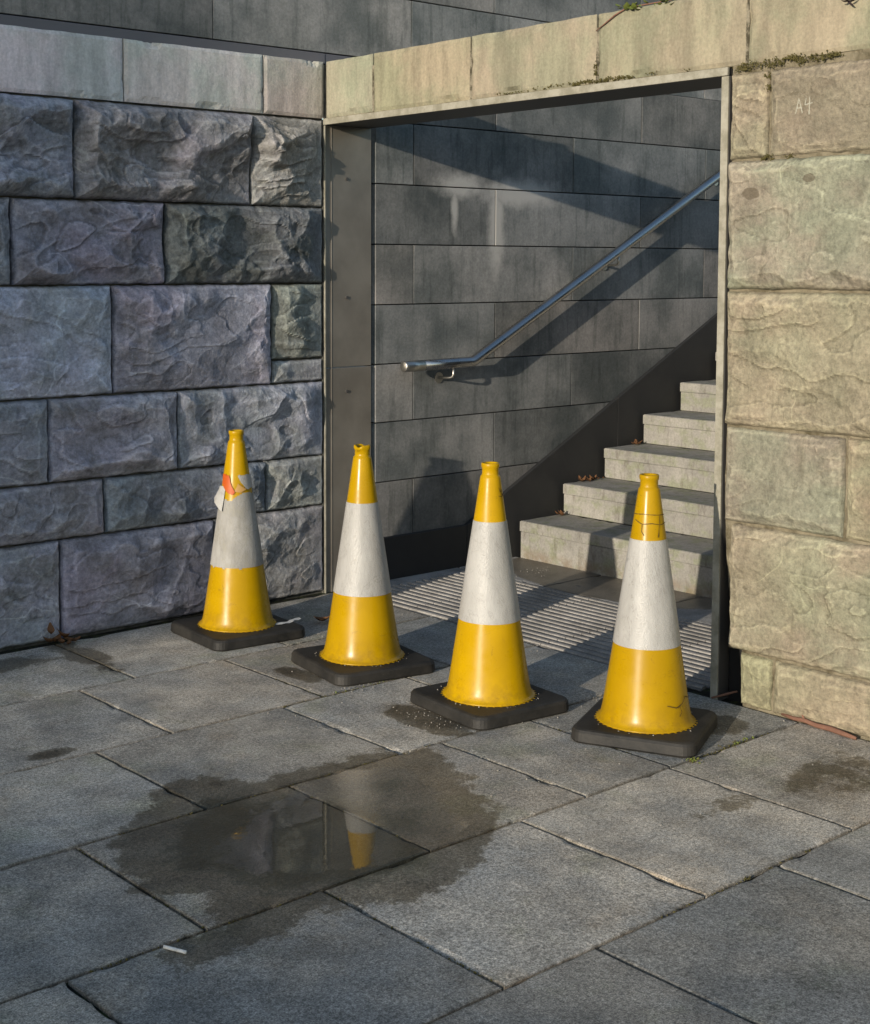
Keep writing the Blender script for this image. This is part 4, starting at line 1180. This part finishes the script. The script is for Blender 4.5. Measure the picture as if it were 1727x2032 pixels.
hs = thing('hanging_sprig', 'dark purple leaves of a sprig hanging over the buff coping at upper right', 'sprig', (-0.02, -3.16, 2.80))
V, F = tube_geo([(0.02, -3.17, 2.90), (-0.02, -3.165, 2.87), (-0.03, -3.15, 2.81), (-0.03, -3.145, 2.775)], [0.003, 0.003, 0.002, 0.001], 8); mk('stem', V, F, M['bark'], hs, True)
for (y, z) in [(-3.125, 2.785), (-3.14, 2.765), (-3.155, 2.755), (-3.16, 2.785), (-3.135, 2.80), (-3.17, 2.765), (-3.15, 2.775)]:
    V, F = leaf_geo((-0.03 + random.uniform(-0.01, 0.01), y, z), 0.034, random.uniform(0, 6.28), 0.5, random.uniform(-1.2, 1.2), 0.6); mk('leaf', V, F, M['leaf_dark'], hs, True)

tg = thing('tape_scrap', 'torn white scrap of tape on the base of the cone nearest the grey wall', 'scrap', (-0.76, -0.62, 0.055))
V, F = [], []
for i in range(8):
    s_ = i / 7
    x = -0.800 + 0.165 * s_; y = -0.610 - 0.015 * math.sin(s_ * 5); w = 0.010 + 0.012 * math.sin(s_ * 9) ** 2
    for q in (-1, 1): V.append((x + 0.3 * q * w, y + q * w, 0.0565 + 0.004 * math.sin(s_ * 7) ** 2))
for i in range(7): F.append((2 * i, 2 * i + 2, 2 * i + 3, 2 * i + 1))
mk('strip', V, F, M['paper'], tg, True)

# leaf litter caught where treads meet the stringer
for i, (x, z, n_) in enumerate([(1.86, Z0 + RISE, 5), (2.20, Z0 + 2 * RISE, 14), (2.60, Z0 + 3 * RISE, 6)]):
    t = thing('leaf_litter', ['few dry brown bits in the corner of the lowest step', 'most scattered line of dry brown bits, on the second step by the stringer', 'dry curled leaf standing in the corner of the third step'][i], 'leaf litter', (x, -0.08, z))
    for _ in range(n_):
        V, F = leaf_geo((x + random.uniform(-0.14, 0.01) * (1.5 if n_ > 8 else 0.5), -0.06 - random.uniform(0, 0.05), z + 0.008), random.uniform(0.025, 0.05), random.uniform(0, 6.28), 0.8, random.uniform(0, 0.9)); mk('leaf', V, F, M['leaf_brown'], t, True)

# grit, crumbs and joint weeds
g = []
for _ in range(260):
    x = random.uniform(-1.6, 0.03); y = random.uniform(-3.4, -0.2)
    g.append(((x, y, 0.002), (0.01, 0.01, 0.0006), 1))
for c in [(-0.80, -0.81), (-0.60, -0.79), (-1.0, -1.54), (-1.08, -1.95), (-1.1, -2.1), (-0.9, -2.27), (-0.4, -2.27), (-0.45, -1.6), (0.9, -0.5), (1.2, -0.8), (1.3, -0.4)]:
    g.append(((*c, 0.003), (0.07, 0.05, 0.001), 26))
for (cx, cy) in [(-0.825, -1.297), (-0.808, -2.078), (-0.580, -2.698)]:
    for q in range(14):
        a = random.uniform(0, 6.28); g.append(((cx + 0.208 * math.cos(a), cy + 0.208 * math.sin(a), 0.0575), (0.004, 0.004, 0.0005), 1))
tufts('grit', g, None, M['grit'], 0.0036)
jm = []
for (xa, ya, xb, yb, n_) in [(-1.46, -1.54, -0.9, -1.54, 30), (-1.238, -1.2, -1.238, -1.53, 22), (-0.81, -2.3, -0.81, -2.98, 20), (-0.8, -3.0, -0.2, -3.0, 26), (-1.98, -2.3, -1.98, -3.0, 12), (-2.803, -2.3, -2.803, -3.0, 14), (-3.2, -3.0, -2.4, -3.0, 20), (-2.41, -3.0, -2.41, -3.73, 22), (-2.8, -2.272, -1.3, -2.272, 24), (-1.8, -3.733, -1.0, -3.733, 18)]:
    for _ in range(n_):
        t = random.random(); jm.append(((xa + t * (xb - xa), ya + t * (yb - ya), -0.005), (0.003 if xa == xb else 0.012, 0.003 if ya == yb else 0.012, 0.002), 3))
jm.append(((-0.70, -3.02, 0.004), (0.012, 0.012, 0.004), 26)); jm.append(((-0.45, -3.0, 0.003), (0.05, 0.012, 0.003), 26))
tufts('joint_moss', jm, None, M['moss'], 0.0042)
wj = [((-0.705, -3.018, 0.005), (0.012, 0.010, 0.004), 22), ((-0.40, -2.998, 0.002), (0.03, 0.004, 0.003), 16), ((-0.93, -1.535, 0.001), (0.10, 0.004, 0.002), 14)]
tufts('joint_weeds', wj, None, M['leaf_green'], 0.0058)

# ------------------------------------------------------------------ unseen buildings added across the square to shade the left side
def shade_building(label, x0, x1, y0, y1, h):
    t = thing('shade_building', label, 'shade_building', (x1, (y0 + y1) / 2, 0))
    box('wall', x0, x1, y0, y1, -0.05, h, M['render_wall'], t, 0.02)
    for z in np.arange(1.2, h - 1.6, 3.0):
        for y in np.arange(y0 + 1.2, y1 - 2.0, 2.8):
            f = box('window', x1 - 0.05, x1 + 0.04, y, y + 1.3, z, z + 1.5, M['flange'], t, 0.01)
            box('pane', x1 + 0.035, x1 + 0.05, y + 0.08, y + 1.22, z + 0.08, z + 1.42, M['glass'], f, 0.0)
    return t


shade_building('tall unseen block added across the square to shade the grey wall', -52, -40, -10.2, 14, 11.0)
shade_building('low unseen block added beside the tall one to shade the paving', -52, -40, -34, -10.2, 7.12)
